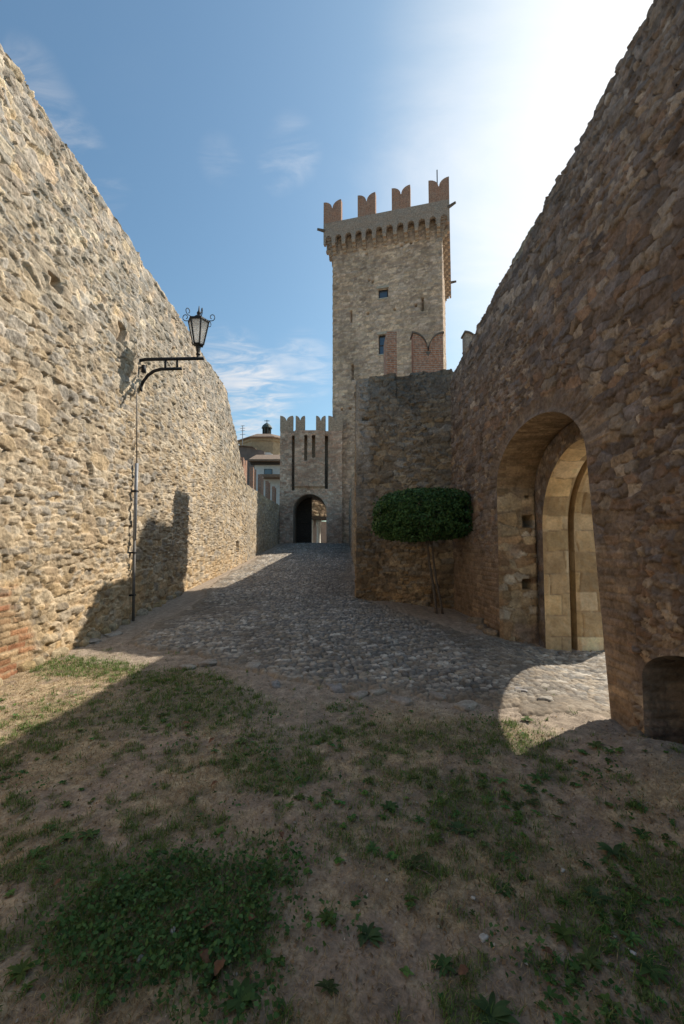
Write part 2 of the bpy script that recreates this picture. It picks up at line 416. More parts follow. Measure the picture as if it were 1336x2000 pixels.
def build_ground():
    xs = graded(-600, 600, -4.2, 3.2, 0.02); ys = graded(-300, 900, 0.9, 6.8, 0.018)
    X, Y = np.meshgrid(xs, ys, indexing='ij')
    Z = tz(X, Y)
    la = lawn(X, Y)
    near = (1 - sst(7, 12, np.abs(X))) * (1 - sst(9, 14, Y))
    Z = Z + near * (0.022 * (fbm(X * 9, Y * 9, 41, 4) - 0.5) + 0.016 * (fbm(X * 35, Y * 35, 42, 2) - 0.5))
    n = fbm(X * 2.2, Y * 2.2, 43, 4); n2 = fbm(X * 12, Y * 12, 44, 4); n3 = fbm(X * 40, Y * 40, 45, 2)
    dry = np.array([0.44, 0.34, 0.215]); soil = np.array([0.36, 0.275, 0.205]); dirt = np.array([0.36, 0.29, 0.225]); gr = np.array([0.085, 0.10, 0.042])
    t = sst(0.35, 0.65, n * 0.6 + n2 * 0.4)[..., None]
    c = soil * (1 - t) + dry * t
    g = green(X, Y)[..., None]
    c = c * (1 - 0.6 * g) + gr * 0.6 * g
    a = la[..., None]
    c = dirt * (1 - a) + c * a
    o_ = sst(3.0, 4.2, X)[..., None] * (1 - sst(30, 60, np.abs(X)))[..., None]      # gravel outside the gate, made pale to bounce sun onto the arch
    c = c * (1 - o_) + np.array([0.46, 0.41, 0.34]) * o_
    c = c * (0.62 + 0.38 * 2 * n2 * 0.7 + 0.3 * (n3 - 0.2))[..., None]
    idx = np.arange(X.size).reshape(X.shape)
    q = np.stack([idx[:-1, :-1], idx[1:, :-1], idx[1:, 1:], idx[:-1, 1:]], -1).reshape(-1, 4)
    o = mesh_from('ground', np.stack([X, Y, Z], -1).reshape(-1, 3), q, np.clip(c, 0.01, 0.7).reshape(-1, 3), M['soil'])
    tag(o, 'sloping earth lawn of dry brown grass and bare soil between the two walls', 'ground', kind='structure')
build_ground()

# ------------------------------------------------------------------ cobbled road
def build_road():
    xs = np.concatenate([np.arange(-4.5, 2.6, 0.0155), np.arange(2.6, 9, 0.03)])
    ys = [3.6]
    while ys[-1] < 46: ys.append(ys[-1] + min(0.0135 * (ys[-1] / 4.2) ** 1.6, 0.3))
    ys = np.array(ys)
    X, Y = np.meshgrid(xs, ys, indexing='ij')
    w = 0.05 * (fbm(X * 1.2, Y * 1.2, 51, 3) - 0.5) * 2
    # rows of cobbles run slightly across the lane
    ca, sa = math.cos(0.35), math.sin(0.35)
    e, idd, ox, oy = cells(X * ca + Y * sa + w, -X * sa + Y * ca + w, 0.084, 0.060, 52, 0.35, 0.2, 2.3)
    r2 = (idd * 7919.13) % 1.0; r3 = (idd * 104729.7) % 1.0; r4 = (idd * 3571.31) % 1.0
    m = sst(0.02, 0.34, e)
    h = 0.032 * m ** 0.6 * (0.55 + 0.65 * r2) + 0.018 * m * ((r3 - 0.5) * oy + (r4 - 0.5) * ox)
    h = h + 0.006 * (fbm(X * 25, Y * 25, 53, 3) - 0.5) + 0.03 * (fbm(X * 1.3, Y * 1.3, 57, 3) - 0.5)
    nn = fbm(X * 1.7, Y * 1.7, 54, 4) - 0.5
    sd = np.minimum(np.minimum(Y - edge_y(X), 3.0), np.minimum(right_x(Y) - X, X - left_x(Y)))
    gate = np.minimum(np.minimum(Y - 3.95, 6.9 - Y), X - 1.6)
    sd = np.maximum(sd, gate)
    sd = sd + 0.55 * nn * (1 - sst(2.2, 2.5, X))
    a = sst(-0.02, 0.14, sd)
    wear = sst(0.47, 0.66, fbm(X * 0.9 + 4, Y * 0.9, 55, 4)) * np.maximum(sst(1.6, 0.2, sd), 0.8 * sst(-0.6, -2.2, X) * sst(12, 8, Y)) * 0.85       # worn, half buried cobbles near the edges
    Z = tz(X, Y) + (-0.05 * (1 - a)) + a * (0.010 + h * (1 - 0.75 * wear))
    pal = np.array([(0.29, 0.275, 0.255), (0.22, 0.215, 0.21), (0.37, 0.345, 0.315), (0.28, 0.245, 0.205), (0.18, 0.18, 0.18), (0.34, 0.30, 0.25), (0.47, 0.45, 0.42)])
    c = pal[np.minimum((idd * 7).astype(int), 6)] * (0.75 + 0.5 * r3)[..., None] * (0.8 + 0.4 * fbm(X * 18, Y * 18, 56, 3))[..., None]
    mo = np.array([0.11, 0.092, 0.075]); mk = (sst(0.0, 0.24, e) * (1 - 0.7 * wear))[..., None]
    c = mo * (1 - mk) + c * mk
    dirt = np.array([0.28, 0.235, 0.185]); b = (sst(0.45, 0.02, sd))[..., None] * 0.75
    c = c * (1 - b) + dirt * b
    c = c * np.array([1.08, 1.01, 0.92]) * (0.7 + 0.6 * fbm(X * 0.9, Y * 0.9, 58, 3))[..., None]
    keepv = (sd > -0.12) & ~((X > 2.95) & ((Y < 3.8) | (Y > 7.2)))
    k = keepv[:-1, :-1] & keepv[1:, :-1] & keepv[1:, 1:] & keepv[:-1, 1:]
    idx = np.arange(X.size).reshape(X.shape)
    q = np.stack([idx[:-1, :-1], idx[1:, :-1], idx[1:, 1:], idx[:-1, 1:]], -1).reshape(-1, 4)[k.reshape(-1)]
    o = mesh_from('road', np.stack([X, Y, Z], -1).reshape(-1, 3), q, c.reshape(-1, 3), M['cobble'])
    tag(o, 'lane of grey cobbles climbing between the walls to the far gatehouse', 'road', kind='structure')
build_road()

# ------------------------------------------------------------------ wall styles
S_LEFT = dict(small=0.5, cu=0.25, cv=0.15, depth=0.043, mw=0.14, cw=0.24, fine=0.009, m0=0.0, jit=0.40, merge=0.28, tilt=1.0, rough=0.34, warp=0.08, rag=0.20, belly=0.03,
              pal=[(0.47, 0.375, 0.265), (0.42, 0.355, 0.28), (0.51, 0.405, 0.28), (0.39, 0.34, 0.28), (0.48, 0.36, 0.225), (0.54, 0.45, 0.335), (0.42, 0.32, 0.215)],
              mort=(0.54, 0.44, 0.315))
S_FARLEFT = dict(S_LEFT, cu=0.30, cv=0.17, depth=0.05)
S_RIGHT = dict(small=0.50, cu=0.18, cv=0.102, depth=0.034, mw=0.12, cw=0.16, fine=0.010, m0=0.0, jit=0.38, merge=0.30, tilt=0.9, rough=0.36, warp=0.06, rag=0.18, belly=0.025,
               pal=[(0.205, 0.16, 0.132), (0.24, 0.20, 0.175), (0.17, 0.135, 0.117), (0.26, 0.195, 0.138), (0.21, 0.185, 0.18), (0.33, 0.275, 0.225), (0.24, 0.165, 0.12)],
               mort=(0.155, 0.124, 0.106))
S_BAST = dict(S_RIGHT, cu=0.25, cv=0.115, depth=0.045,
              pal=[(0.27, 0.215, 0.155), (0.31, 0.255, 0.19), (0.24, 0.20, 0.155), (0.33, 0.245, 0.155), (0.29, 0.27, 0.24), (0.38, 0.31, 0.22)], mort=(0.22, 0.175, 0.13))
S_TOWER = dict(small=0.45, fine=0.01, cu=0.42, cv=0.22, depth=0.06, mw=0.22, m0=0.0, jit=0.34, merge=0.3, tilt=0.7, rough=0.3, warp=0.06, rag=0.12, belly=0.03,
               pal=[(0.53, 0.385, 0.27), (0.48, 0.355, 0.265), (0.57, 0.42, 0.295), (0.44, 0.32, 0.24), (0.53, 0.405, 0.315), (0.61, 0.46, 0.335)], mort=(0.45, 0.325, 0.235))
S_GATE = dict(S_TOWER, cu=0.36, cv=0.17, pal=[(0.55, 0.385, 0.275), (0.50, 0.36, 0.265), (0.49, 0.32, 0.23), (0.57, 0.43, 0.325), (0.53, 0.33, 0.23)], mort=(0.48, 0.345, 0.255), depth=0.04)
BRK = [(0.36, 0.20, 0.12), (0.40, 0.27, 0.17), (0.33, 0.165, 0.10), (0.44, 0.33, 0.22)]
S_BRICK = dict(brick=True, fine=0.003, facet=0.1, cu=0.29, cv=0.075, depth=0.025, mw=0.35, m0=0.02, warp=0.015, rag=0.12, rough=0.5, tilt=0.5, pal=BRK, mort=(0.37, 0.30, 0.215))
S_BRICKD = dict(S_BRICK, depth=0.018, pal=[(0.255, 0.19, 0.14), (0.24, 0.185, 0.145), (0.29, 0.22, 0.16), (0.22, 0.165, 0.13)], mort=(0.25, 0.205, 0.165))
S_INTR = dict(S_BRICK, cu=0.30, cv=0.062, depth=0.016, pal=[(0.27, 0.19, 0.115), (0.24, 0.165, 0.10), (0.30, 0.215, 0.13)], mort=(0.25, 0.185, 0.12))
S_ASH = dict(brick=True, fine=0.007, facet=0.6, cu=0.55, cv=0.31, depth=0.020, mw=0.08, m0=0.0, warp=0.06, rag=0.10, rough=0.7, tilt=0.5, belly=0.03,
             pal=[(0.58, 0.44, 0.275), (0.44, 0.32, 0.19), (0.62, 0.48, 0.31), (0.51, 0.375, 0.22), (0.56, 0.41, 0.23)], mort=(0.36, 0.26, 0.16))
S_JAMB = dict(S_RIGHT, cu=0.34, cv=0.22, merge=0.15, depth=0.035, pal=[(0.36, 0.26, 0.155), (0.33, 0.22, 0.13), (0.41, 0.32, 0.21), (0.30, 0.20, 0.125), (0.45, 0.39, 0.31)], mort=(0.27, 0.20, 0.13))

def lean(y, z): return y + 0.10 * np.clip(2.7 - z, 0, 3) * sst(5.0, 4.5, y)
def leaned(f): return lambda u, v: f(lean(u, v), v)
def arch_sdf(c, hw, spring, rise):
    def f(u, v):
        du = u - c
        lo = np.abs(du) - hw
        hi = (np.sqrt((du / hw) ** 2 + (np.maximum(v - spring, 0) / rise) ** 2) - 1) * rise
        return np.where(v > spring, hi, lo)
    return f
def rect_sdf(u0, u1, v0, v1):
    return lambda u, v: np.maximum(np.maximum(u0 - u, u - u1), np.maximum(v0 - v, v - v1))
def niche_sdf(c, hw, z0, spring, rise):
    a = arch_sdf(c, hw, spring, rise)
    return lambda u, v: np.maximum(a(u, v), z0 - v)

def cut(U, V, sdf):
    sd = sdf(U, V)
    ins = sd < 0
    rem = ins[:-1, :-1] & ins[1:, :-1] & ins[1:, 1:] & ins[:-1, 1:]
    keep = ~rem
    kv = np.zeros(U.shape, bool)
    kv[:-1, :-1] |= keep; kv[1:, :-1] |= keep; kv[1:, 1:] |= keep; kv[:-1, 1:] |= keep
    mv = ins & kv
    u, v = U.copy(), V.copy(); e = 1e-4
    for _ in range(4):
        s = sdf(u, v)
        gu = (sdf(u + e, v) - sdf(u - e, v)) / (2 * e); gv = (sdf(u, v + e) - sdf(u, v - e)) / (2 * e)
        g2 = gu * gu + gv * gv + 1e-6
        u = np.where(mv, u - s * gu / g2, u); v = np.where(mv, v - s * gv / g2, v)
    return u, v, keep

def smul(f, g): return lambda u, v, h: g(u, v, f(u, v, h))

def long_wall(name, ys, xf, zb, zt, nz, side, thick, st, seed, mat, parent=None, patches=(), cuts=None, tone=None, holes=(), backcut=None, batter=0.0, zpow=1.0):
    """wall along y at x = xf(y); side=+1 faces +x. Front is displaced masonry, then top, ends and back close it."""
    n = len(ys); t = np.linspace(0, 1, nz) ** zpow
    U = np.repeat(ys[:, None], nz, 1)
    b = zb(ys); tp = zt(ys)
    V = b[:, None] + (tp - b)[:, None] * t[None, :]
    keep = None
    sdf = None
    if cuts:
        sdf = lambda u, v: np.minimum.reduce([c(u, v) for c in cuts])
        U, V, keep = cut(U, V, sdf)
    Xp = xf(U) + side * batter * np.clip((2.2 - V), 0, 3) ** 1.6 * 0.3
    Pp = np.stack([Xp, U, V], -1)
    N = np.zeros_like(Pp); N[..., 0] = side
    top = tp[:, None]
    def hm(u, v, h):
        for (c0, c1, z0, z1, dpt) in holes:
            a = sst(0.0, 0.03, -rect_sdf(c0, c1, z0, z1)(u, v))
            h = h * (1 - a) - dpt * a
        if sdf is not None:
            k = sst(0.0, 0.06, sdf(u, v)); h = 0.03 * (1 - k) + h * k
        return h
    front = surf(Pp, N, U, V, st, seed, patches, keep, hm, tone, flip=(side < 0))
    parts = [front]
    vv, qq, cc = front
    ftop = vv.reshape(n, nz, 3)[:, -1]; fcol = cc.reshape(n, nz, 3)[:, -1]
    # top strip
    rows = 7
    Tp = np.zeros((n, rows, 3)); Tc = np.zeros((n, rows, 3))
    for k in range(rows):
        f = k / (rows - 1)
        Tp[:, k, 0] = ftop[:, 0] * (1 - f) + (xf(ys) - side * thick) * f
        Tp[:, k, 1] = ys
        Tp[:, k, 2] = ftop[:, 2] + (0.06 * (fbm(ys * 4, ys * 0 + f * 5, seed + 7, 2) - 0.4) if 0 < k < rows - 1 else 0)
        Tc[:, k] = fcol * 0.9
    idx = np.arange(n * rows).reshape(n, rows)
    q = np.stack([idx[:-1, :-1], idx[1:, :-1], idx[1:, 1:], idx[:-1, 1:]], -1).reshape(-1, 4)
    parts.append((Tp.reshape(-1, 3), q if side > 0 else q[:, ::-1], Tc.reshape(-1, 3)))
    # back
    nb = 40 if backcut else 8
    tb = np.linspace(0, 1, nb)
    U2 = np.repeat(ys[:, None], nb, 1); V2 = b[:, None] + (tp - b)[:, None] * tb[None, :]
    kb = None
    if backcut: U2, V2, kb = cut(U2, V2, backcut)
    Pb = np.stack([xf(U2) - side * thick, U2, V2], -1)
    idx = np.arange(n * nb).reshape(n, nb)
    q = np.stack([idx[:-1, :-1], idx[1:, :-1], idx[1:, 1:], idx[:-1, 1:]], -1).reshape(-1, 4)
    if kb is not None: q = q[kb.reshape(-1)]
    cb = np.repeat(np.array([st['pal'][0]]), n * nb, 0)
    parts.append((Pb.reshape(-1, 3), q if side < 0 else q[:, ::-1], cb))
    # ends
    for e in (0, n - 1):
        fr = vv.reshape(n, nz, 3)[e]; m = 9
        En = np.zeros((nz, m, 3))
        for k in range(m):
            f = k / (m - 1)
            En[:, k, 0] = fr[:, 0] * (1 - f) + (xf(ys[e:e + 1])[0] - side * thick) * f
            En[:, k, 1] = fr[:, 1] + (0.05 * (fbm(fr[:, 2] * 4, fr[:, 2] * 0 + f * 6, seed + e, 3) - 0.5) if 0 < k < m - 1 else 0)
            En[:, k, 2] = fr[:, 2]
        idx = np.arange(nz * m).reshape(nz, m)
        q = np.stack([idx[:-1, :-1], idx[1:, :-1], idx[1:, 1:], idx[:-1, 1:]], -1).reshape(-1, 4)
        parts.append((En.reshape(-1, 3), q, np.repeat(cc.reshape(n, nz, 3)[e][:, None], m, 1).reshape(-1, 3)))
    return mesh_from(name, *join(parts), mat, parent)

def ysamp(a, dense0, b, step0, p=1.5, coarse=0.06):
    y = list(np.arange(a, dense0, coarse))
    y.append(dense0)
    while y[-1] < b: y.append(y[-1] + step0 * max(y[-1] / max(dense0, 1), 1) ** p)
    y[-1] = b
    return np.array(y)

# ------------------------------------------------------------------ left curtain wall
def left_xf(y):
    x = np.interp(y, [-8, 6, 9, 12, 16, 19.6, 26, 34], [-3.74, -3.76, -3.82, -3.95, -4.1, -4.27, -4.5, -4.72])
    return x - 0.10 * sst(7.75, 8.0, y)
def wall_line(pix, xf):
    pts = []
    for px, py in pix:
        y = 8.0
        for _ in range(12): y = P(px, py, X=float(xf(np.array([y]))[0])).y
        pts.append((y, P(px, py, X=float(xf(np.array([y]))[0])).z))
    return np.array(sorted(pts))
LT = wall_line([(1, 88), (61, 176), (121, 270), (189, 369), (241, 450), (300, 545), (340, 606), (380, 668), (425, 735), (440, 758), (447, 795), (460, 850), (470, 900), (483, 952)], left_xf)
def left_top(y):
    b = np.interp(y, LT[:, 0], LT[:, 1]) - 0.03
    i = np.floor(y / 0.37)
    return b + 0.05 * (hsh(i, i * 0, 61) - 0.5) + 0.05 * (fbm(y * 3, y * 0, 62, 3) - 0.5)
def tone_left(u, v, c):
    g = sst(3.6, 6.6, v + 1.2 * (fbm(u * 0.8, v * 0.8, 63, 3) - 0.5))[..., None]
    l = (c.mean(-1, keepdims=True)) * np.array([1.04, 1.0, 0.93])
    dk = sst(0.50, 0.36, l)          # lichen greys the stones, not the lime joints
    c = c * (1 - 0.6 * g * dk) + l * 0.6 * g * dk * 0.84
    w = sst(2.2, 0.4, v + 0.8 * (fbm(u * 1.1, v * 1.1, 64, 3) - 0.5))[..., None]
    return c * (1 - 0.5 * w) + c * np.array([1.06, 0.90, 0.66]) * 0.5 * w
ys = ysamp(-7, 4.2, 19.9, 0.015, 1.35)
lw = long_wall('curtain_wall', ys, left_xf, lambda y: tz(left_xf(y), y) - 0.3, left_top, 520, +1, 1.6, S_LEFT, 101, M['wall'],
               patches=[(lambda u, v: sst(5.45, 5.15, u + 0.35 * (fbm(u * 3, v * 3, 65, 3) - 0.5) * 2 + 0.2 * v) * sst(1.25, 1.05, v + 0.4 * (fbm(u * 2.2, v * 2.2, 66, 3) - 0.5)), None, S_BRICK)],
               tone=tone_left, holes=[(17.35, 17.95, 1.42, 1.86, 0.4), (7.05, 7.35, 5.05, 5.4, 0.28), (5.35, 5.6, 4.95, 5.15, 0.22)], batter=0.06, zpow=0.95)
tag(lw, 'tall sunlit rubble stone wall with black wall lantern, tan below and grey on top', 'wall', kind='thing')

# foot stones sticking out under the wall
def rock(name, loc, sx, sy, sz, seed, col, mat, parent=None, n=14):
    a = np.linspace(0, 2 * PI, n * 2 + 1); b = np.linspace(-PI / 2, PI / 2, n)
    A, Bb = np.meshgrid(a, b, indexing='ij')
    d = np.stack([np.cos(Bb) * np.cos(A), np.cos(Bb) * np.sin(A), np.sin(Bb)], -1)
    d = np.sign(d) * np.abs(d) ** 0.55
    k = 1 + 0.9 * (fbm(d[..., 0] * 1.3 + seed * 7.3 + d[..., 2], d[..., 1] * 1.3 + seed * 3.1, seed, 3) - 0.5)
    p = d * k[..., None] * np.array([sx, sy, sz])
    p[-1] = p[0]
    an = (seed * 1.7) % 6.28
    R = np.array([[math.cos(an), -math.sin(an), 0], [math.sin(an), math.cos(an), 0], [0, 0, 1]])
    p = p @ R.T
    idx = np.arange(A.size).reshape(A.shape)
    q = np.stack([idx[:-1, :-1], idx[1:, :-1], idx[1:, 1:], idx[:-1, 1:]], -1).reshape(-1, 4)
    c = np.array(col) * (0.75 + 0.5 * fbm(d[..., 0] * 3 + seed, d[..., 1] * 3 + d[..., 2], seed + 2, 3))[..., None]
    o = mesh_from(name, p.reshape(-1, 3), q, c.reshape(-1, 3), mat, parent)
    o.location = loc
    return o
for k in range(17):
    y = 4.7 + k * 0.36 + random.uniform(-0.1, 0.1)
    x = float(left_xf(np.array([y]))[0]) + random.uniform(0.03, 0.12)
    s = random.uniform(0.7, 1.25)
    rock('foot_stone', (x, y, TZ(x, y) + 0.02), 0.085 * s, 0.115 * s, 0.07 * s, 200 + k, random.choice([(0.42, 0.33, 0.21), (0.36, 0.30, 0.22), (0.44, 0.32, 0.17)]), M['wall'], lw)

# ------------------------------------------------------------------ far left wall with forked merlons
fw_top = lambda y: np.interp(y, [18, 20, 26, 33], [4.45, 4.5, 4.65, 4.85]) + 0.05 * (fbm(y * 3, y * 0, 71, 2) - 0.5)
fys = np.concatenate([np.arange(19.75, 33.6, 0.05), [33.6]])
fw = long_wall('parapet_wall', fys, lambda y: left_xf(y) - 0.03, lambda y: tz(y * 0 - 4.5, y) - 0.3, fw_top, 90, +1, 0.7, dict(S_FARLEFT, pal=[tuple(0.8 * q for q in p) for p in S_FARLEFT['pal']]), 103, M['wall'])
tag(fw, 'low grey lane wall topped by brick forked merlons, leading to the gatehouse', 'wall', kind='thing')
for k, y in enumerate((19.7, 22.4, 25.2, 28.2, 31.4)):
    x = float(left_xf(np.array([y]))[0])
    mt = Matrix.Translation((x - 0.26, y + 0.5, float(fw_top(np.array([y]))[0]) - 0.04)) @ Matrix.Rotation(PI / 2, 4, 'Z')
    B().prism(swallowtail(0.8, 1.3, 0.42), -0.10, 0.10, mt).build('merlon', M['brick'], fw)

# ------------------------------------------------------------------ right curtain wall with the arched gate
RX = 2.45
right_xf = lambda y: RX + 0 * y - 0.05 * sst(6.5, 9.4, y)
RT = wall_line([(1275, 0), (1180, 180), (1137, 260), (1066, 390), (1020, 485), (988, 535), (957, 590), (948, 610), (918, 670), (888, 725)], right_xf)
def right_top(y):
    b = np.interp(y, RT[:, 0], RT[:, 1]) - 0.05
    i = np.floor(y / 0.33)
    return b + 0.04 * (hsh(i, i * 0, 72) - 0.5) + 0.05 * (fbm(y * 3, y * 0, 73, 3) - 0.5)
GC, GHW, GSP, GR = 5.52, 1.24, 2.55, 0.70           # inner arch
AC, AHW, ASP, AR = 5.45, 1.10, 1.90, 1.07           # outer arch
XIN, XLEDGE, XG0, XG1, XOUT = RX - 0.03, 3.02, 3.40, 3.50, 3.95
def ring_mask(u, v):
    d = np.sqrt(((u - GC) / GHW) ** 2 + (np.maximum(v - GSP, 0) / GR) ** 2) - 1
    return np.where(v > GSP, 0.8 * sst(0.24, 0.18, d * GR + 0.05 * (fbm(u * 4, v * 4, 74, 2) - 0.5)), 0.0)
def ring_coord(u, v):
    an = np.arctan2(np.maximum(v - GSP, 0) / GR, (u - GC) / GHW); d = (np.sqrt(((u - GC) / GHW) ** 2 + ((v - GSP) / GR) ** 2) - 1) * GR
    return d * 1.0, an * 1.15
def tone_right(u, v, c):
    w = sst(2.6, 0.5, v + 0.9 * (fbm(u * 0.9, v * 0.9, 75, 3) - 0.5))[..., None]
    c = c * (1 - 0.6 * w) + c * np.array([1.24, 1.08, 0.88]) * 0.6 * w
    g = sst(3.4, 5.6, v + 0.9 * (fbm(u, v, 76, 3) - 0.5))[..., None]
    l = c.mean(-1, keepdims=True) * np.array([1.05, 1.0, 0.93])
    return c * (1 - 0.5 * g) + l * 0.5 * g
rys = ysamp(-7, 2.9, 9.45, 0.009, 1.3)
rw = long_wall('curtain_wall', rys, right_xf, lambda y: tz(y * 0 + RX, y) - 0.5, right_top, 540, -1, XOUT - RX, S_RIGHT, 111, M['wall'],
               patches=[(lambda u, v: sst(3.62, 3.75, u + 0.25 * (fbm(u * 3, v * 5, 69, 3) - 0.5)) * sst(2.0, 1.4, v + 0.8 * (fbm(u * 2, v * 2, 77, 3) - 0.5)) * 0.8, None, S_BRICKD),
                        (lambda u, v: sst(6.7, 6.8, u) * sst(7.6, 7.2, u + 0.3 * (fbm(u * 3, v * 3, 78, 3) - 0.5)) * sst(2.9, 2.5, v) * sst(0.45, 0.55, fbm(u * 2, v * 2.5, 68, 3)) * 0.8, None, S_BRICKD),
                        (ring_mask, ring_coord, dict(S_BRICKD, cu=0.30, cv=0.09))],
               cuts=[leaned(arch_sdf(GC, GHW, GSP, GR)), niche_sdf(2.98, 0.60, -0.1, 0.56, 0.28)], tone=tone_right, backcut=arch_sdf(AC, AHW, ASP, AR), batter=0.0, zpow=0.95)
tag(rw, 'high shaded brown stone wall pierced by the large round arched gateway', 'wall', kind='thing')

def profile(c, hw, sp, rise, z0, n=60):
    """arch line from the near foot over the crown to the far foot, as (y, z) with inward normal"""
    pts = [(c - hw, z) for z in np.linspace(z0, sp, 50)[:-1]]
    for t in np.linspace(PI, 0, n): pts.append((c + hw * math.cos(t), sp + rise * math.sin(t)))
    pts += [(c + hw, z) for z in np.linspace(sp, z0, 70)[1:]]
    p = np.array(pts)
    t = np.gradient(p, axis=0); t /= np.linalg.norm(t, axis=1)[:, None] + 1e-9
    nrm = np.stack([t[:, 1], -t[:, 0]], 1)      # pointing into the opening
    L = np.concatenate([[0], np.cumsum(np.linalg.norm(np.diff(p, axis=0), axis=1))])
    return p, nrm, L

def dens(p, n):
    L = np.concatenate([[0], np.cumsum(np.linalg.norm(np.diff(p, axis=0), axis=1))])
    q = np.linspace(0, L[-1], n)
    return np.stack([np.interp(q, L, p[:, 0]), np.interp(q, L, p[:, 1])], 1)

def reveal(name, prof, x0, x1, st, seed, nx, parent, mat, patches=(), n=420, holes=(), leanit=False):
    c, hw, sp, rise = prof
    p, _, _ = profile(c, hw, sp, rise, -0.45)
    p = dens(p, n); t = np.gradient(p, axis=0); t /= np.linalg.norm(t, axis=1)[:, None]
    nr = np.stack([t[:, 1], -t[:, 0]], 1)
    L = np.linspace(0, 1, n) * np.linalg.norm(np.diff(p, axis=0), axis=1).sum()
    xs = np.linspace(x0, x1, nx)
    U = np.repeat(xs[None, :], n, 0); V = np.repeat(p[:, 1][:, None], nx, 1)
    Lg = np.repeat(L[:, None], nx, 1)
    py_ = p[:, 0] - (0.10 * np.clip(2.7 - p[:, 1], 0, 3) * (p[:, 0] < c - hw * 0.7) if leanit else 0)
    Pp = np.zeros((n, nx, 3)); Pp[..., 0] = xs[None, :]; Pp[..., 1] = py_[:, None]; Pp[..., 2] = p[:, 1][:, None]
    N = np.zeros((n, nx, 3)); N[..., 1] = nr[:, 0][:, None]; N[..., 2] = nr[:, 1][:, None]
    far = (p[:, 0] > c)[:, None] * np.ones((1, nx))
    def hm(u, v, h):
        e = sst(0, 0.05, np.minimum(u - x0, x1 - u))
        h = h * e
        for (a0, a1, z0, z1, d) in holes:
            k = sst(0, 0.02, -rect_sdf(a0, a1, z0, z1)(u, v)) * far
            h = h * (1 - k) - d * k
        return h
    arch_part = (V >= sp - 0.02).astype(float)
    pts = [(lambda u, v: arch_part, lambda u, v: (u, Lg), patches[0])] if patches else []
    pts += [(m, cfn, s2) for (m, cfn, s2) in (patches[1:] if patches else [])]
    return mesh_from(name, *surf(Pp, N, U, V, st, seed, pts, None, hm), mat, parent)

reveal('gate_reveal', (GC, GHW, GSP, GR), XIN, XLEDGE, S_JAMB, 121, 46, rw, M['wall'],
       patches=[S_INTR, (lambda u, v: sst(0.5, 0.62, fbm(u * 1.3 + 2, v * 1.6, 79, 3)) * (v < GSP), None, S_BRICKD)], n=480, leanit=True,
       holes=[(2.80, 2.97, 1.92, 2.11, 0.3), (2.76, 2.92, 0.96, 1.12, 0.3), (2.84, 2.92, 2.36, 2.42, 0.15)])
reveal('gate_arch', (AC, AHW, ASP, AR), XLEDGE, XG0, S_ASH, 122, 26, rw, M['ashlar'], patches=[S_ASH])
reveal('gate_groove', (AC, AHW + 0.16, ASP, AR + 0.16), XG0, XG1, dict(S_ASH, pal=[(0.3, 0.22, 0.13)]), 123, 5, rw, M['ashlar'], n=200)
reveal('gate_arch', (AC, AHW + 0.01, ASP, AR + 0.01), XG1, XOUT, S_ASH, 124, 40, rw, M['ashlar'], patches=[S_ASH])
def ledge(name, x, pa, pb, facing, st, seed, n=300, m=14, mat=None):
    a = dens(profile(*pa, -0.45)[0], n); b = dens(profile(*pb, -0.45)[0], n)
    f = np.linspace(0, 1, m)
    yz = a[:, None] * (1 - f)[None, :, None] + b[:, None] * f[None, :, None]
    Pp = np.zeros((n, m, 3)); Pp[..., 0] = x; Pp[..., 1:] = yz
    N = np.zeros_like(Pp); N[..., 0] = facing
    def hm(u, v, h):
        e = np.minimum(np.arange(m), np.arange(m)[::-1])[None, :] > 0
        return h * e
    return mesh_from(name, *surf(Pp, N, yz[..., 0], yz[..., 1], st, seed, (), None, hm), mat, rw)
ledge('gate_ledge', XLEDGE, (GC, GHW, GSP, GR), (AC, AHW, ASP, AR), -1, dict(S_RIGHT, depth=0.02), 125, mat=M['wall'])
ledge('groove_side', XG0, (AC, AHW, ASP, AR), (AC, AHW + 0.16, ASP, AR + 0.16), 1, dict(S_ASH, depth=0.004), 126, m=4, mat=M['ashlar'])
ledge('groove_side', XG1, (AC, AHW + 0.01, ASP, AR + 0.01), (AC, AHW + 0.16, ASP, AR + 0.16), -1, dict(S_ASH, depth=0.004), 127, m=4, mat=M['ashlar'])
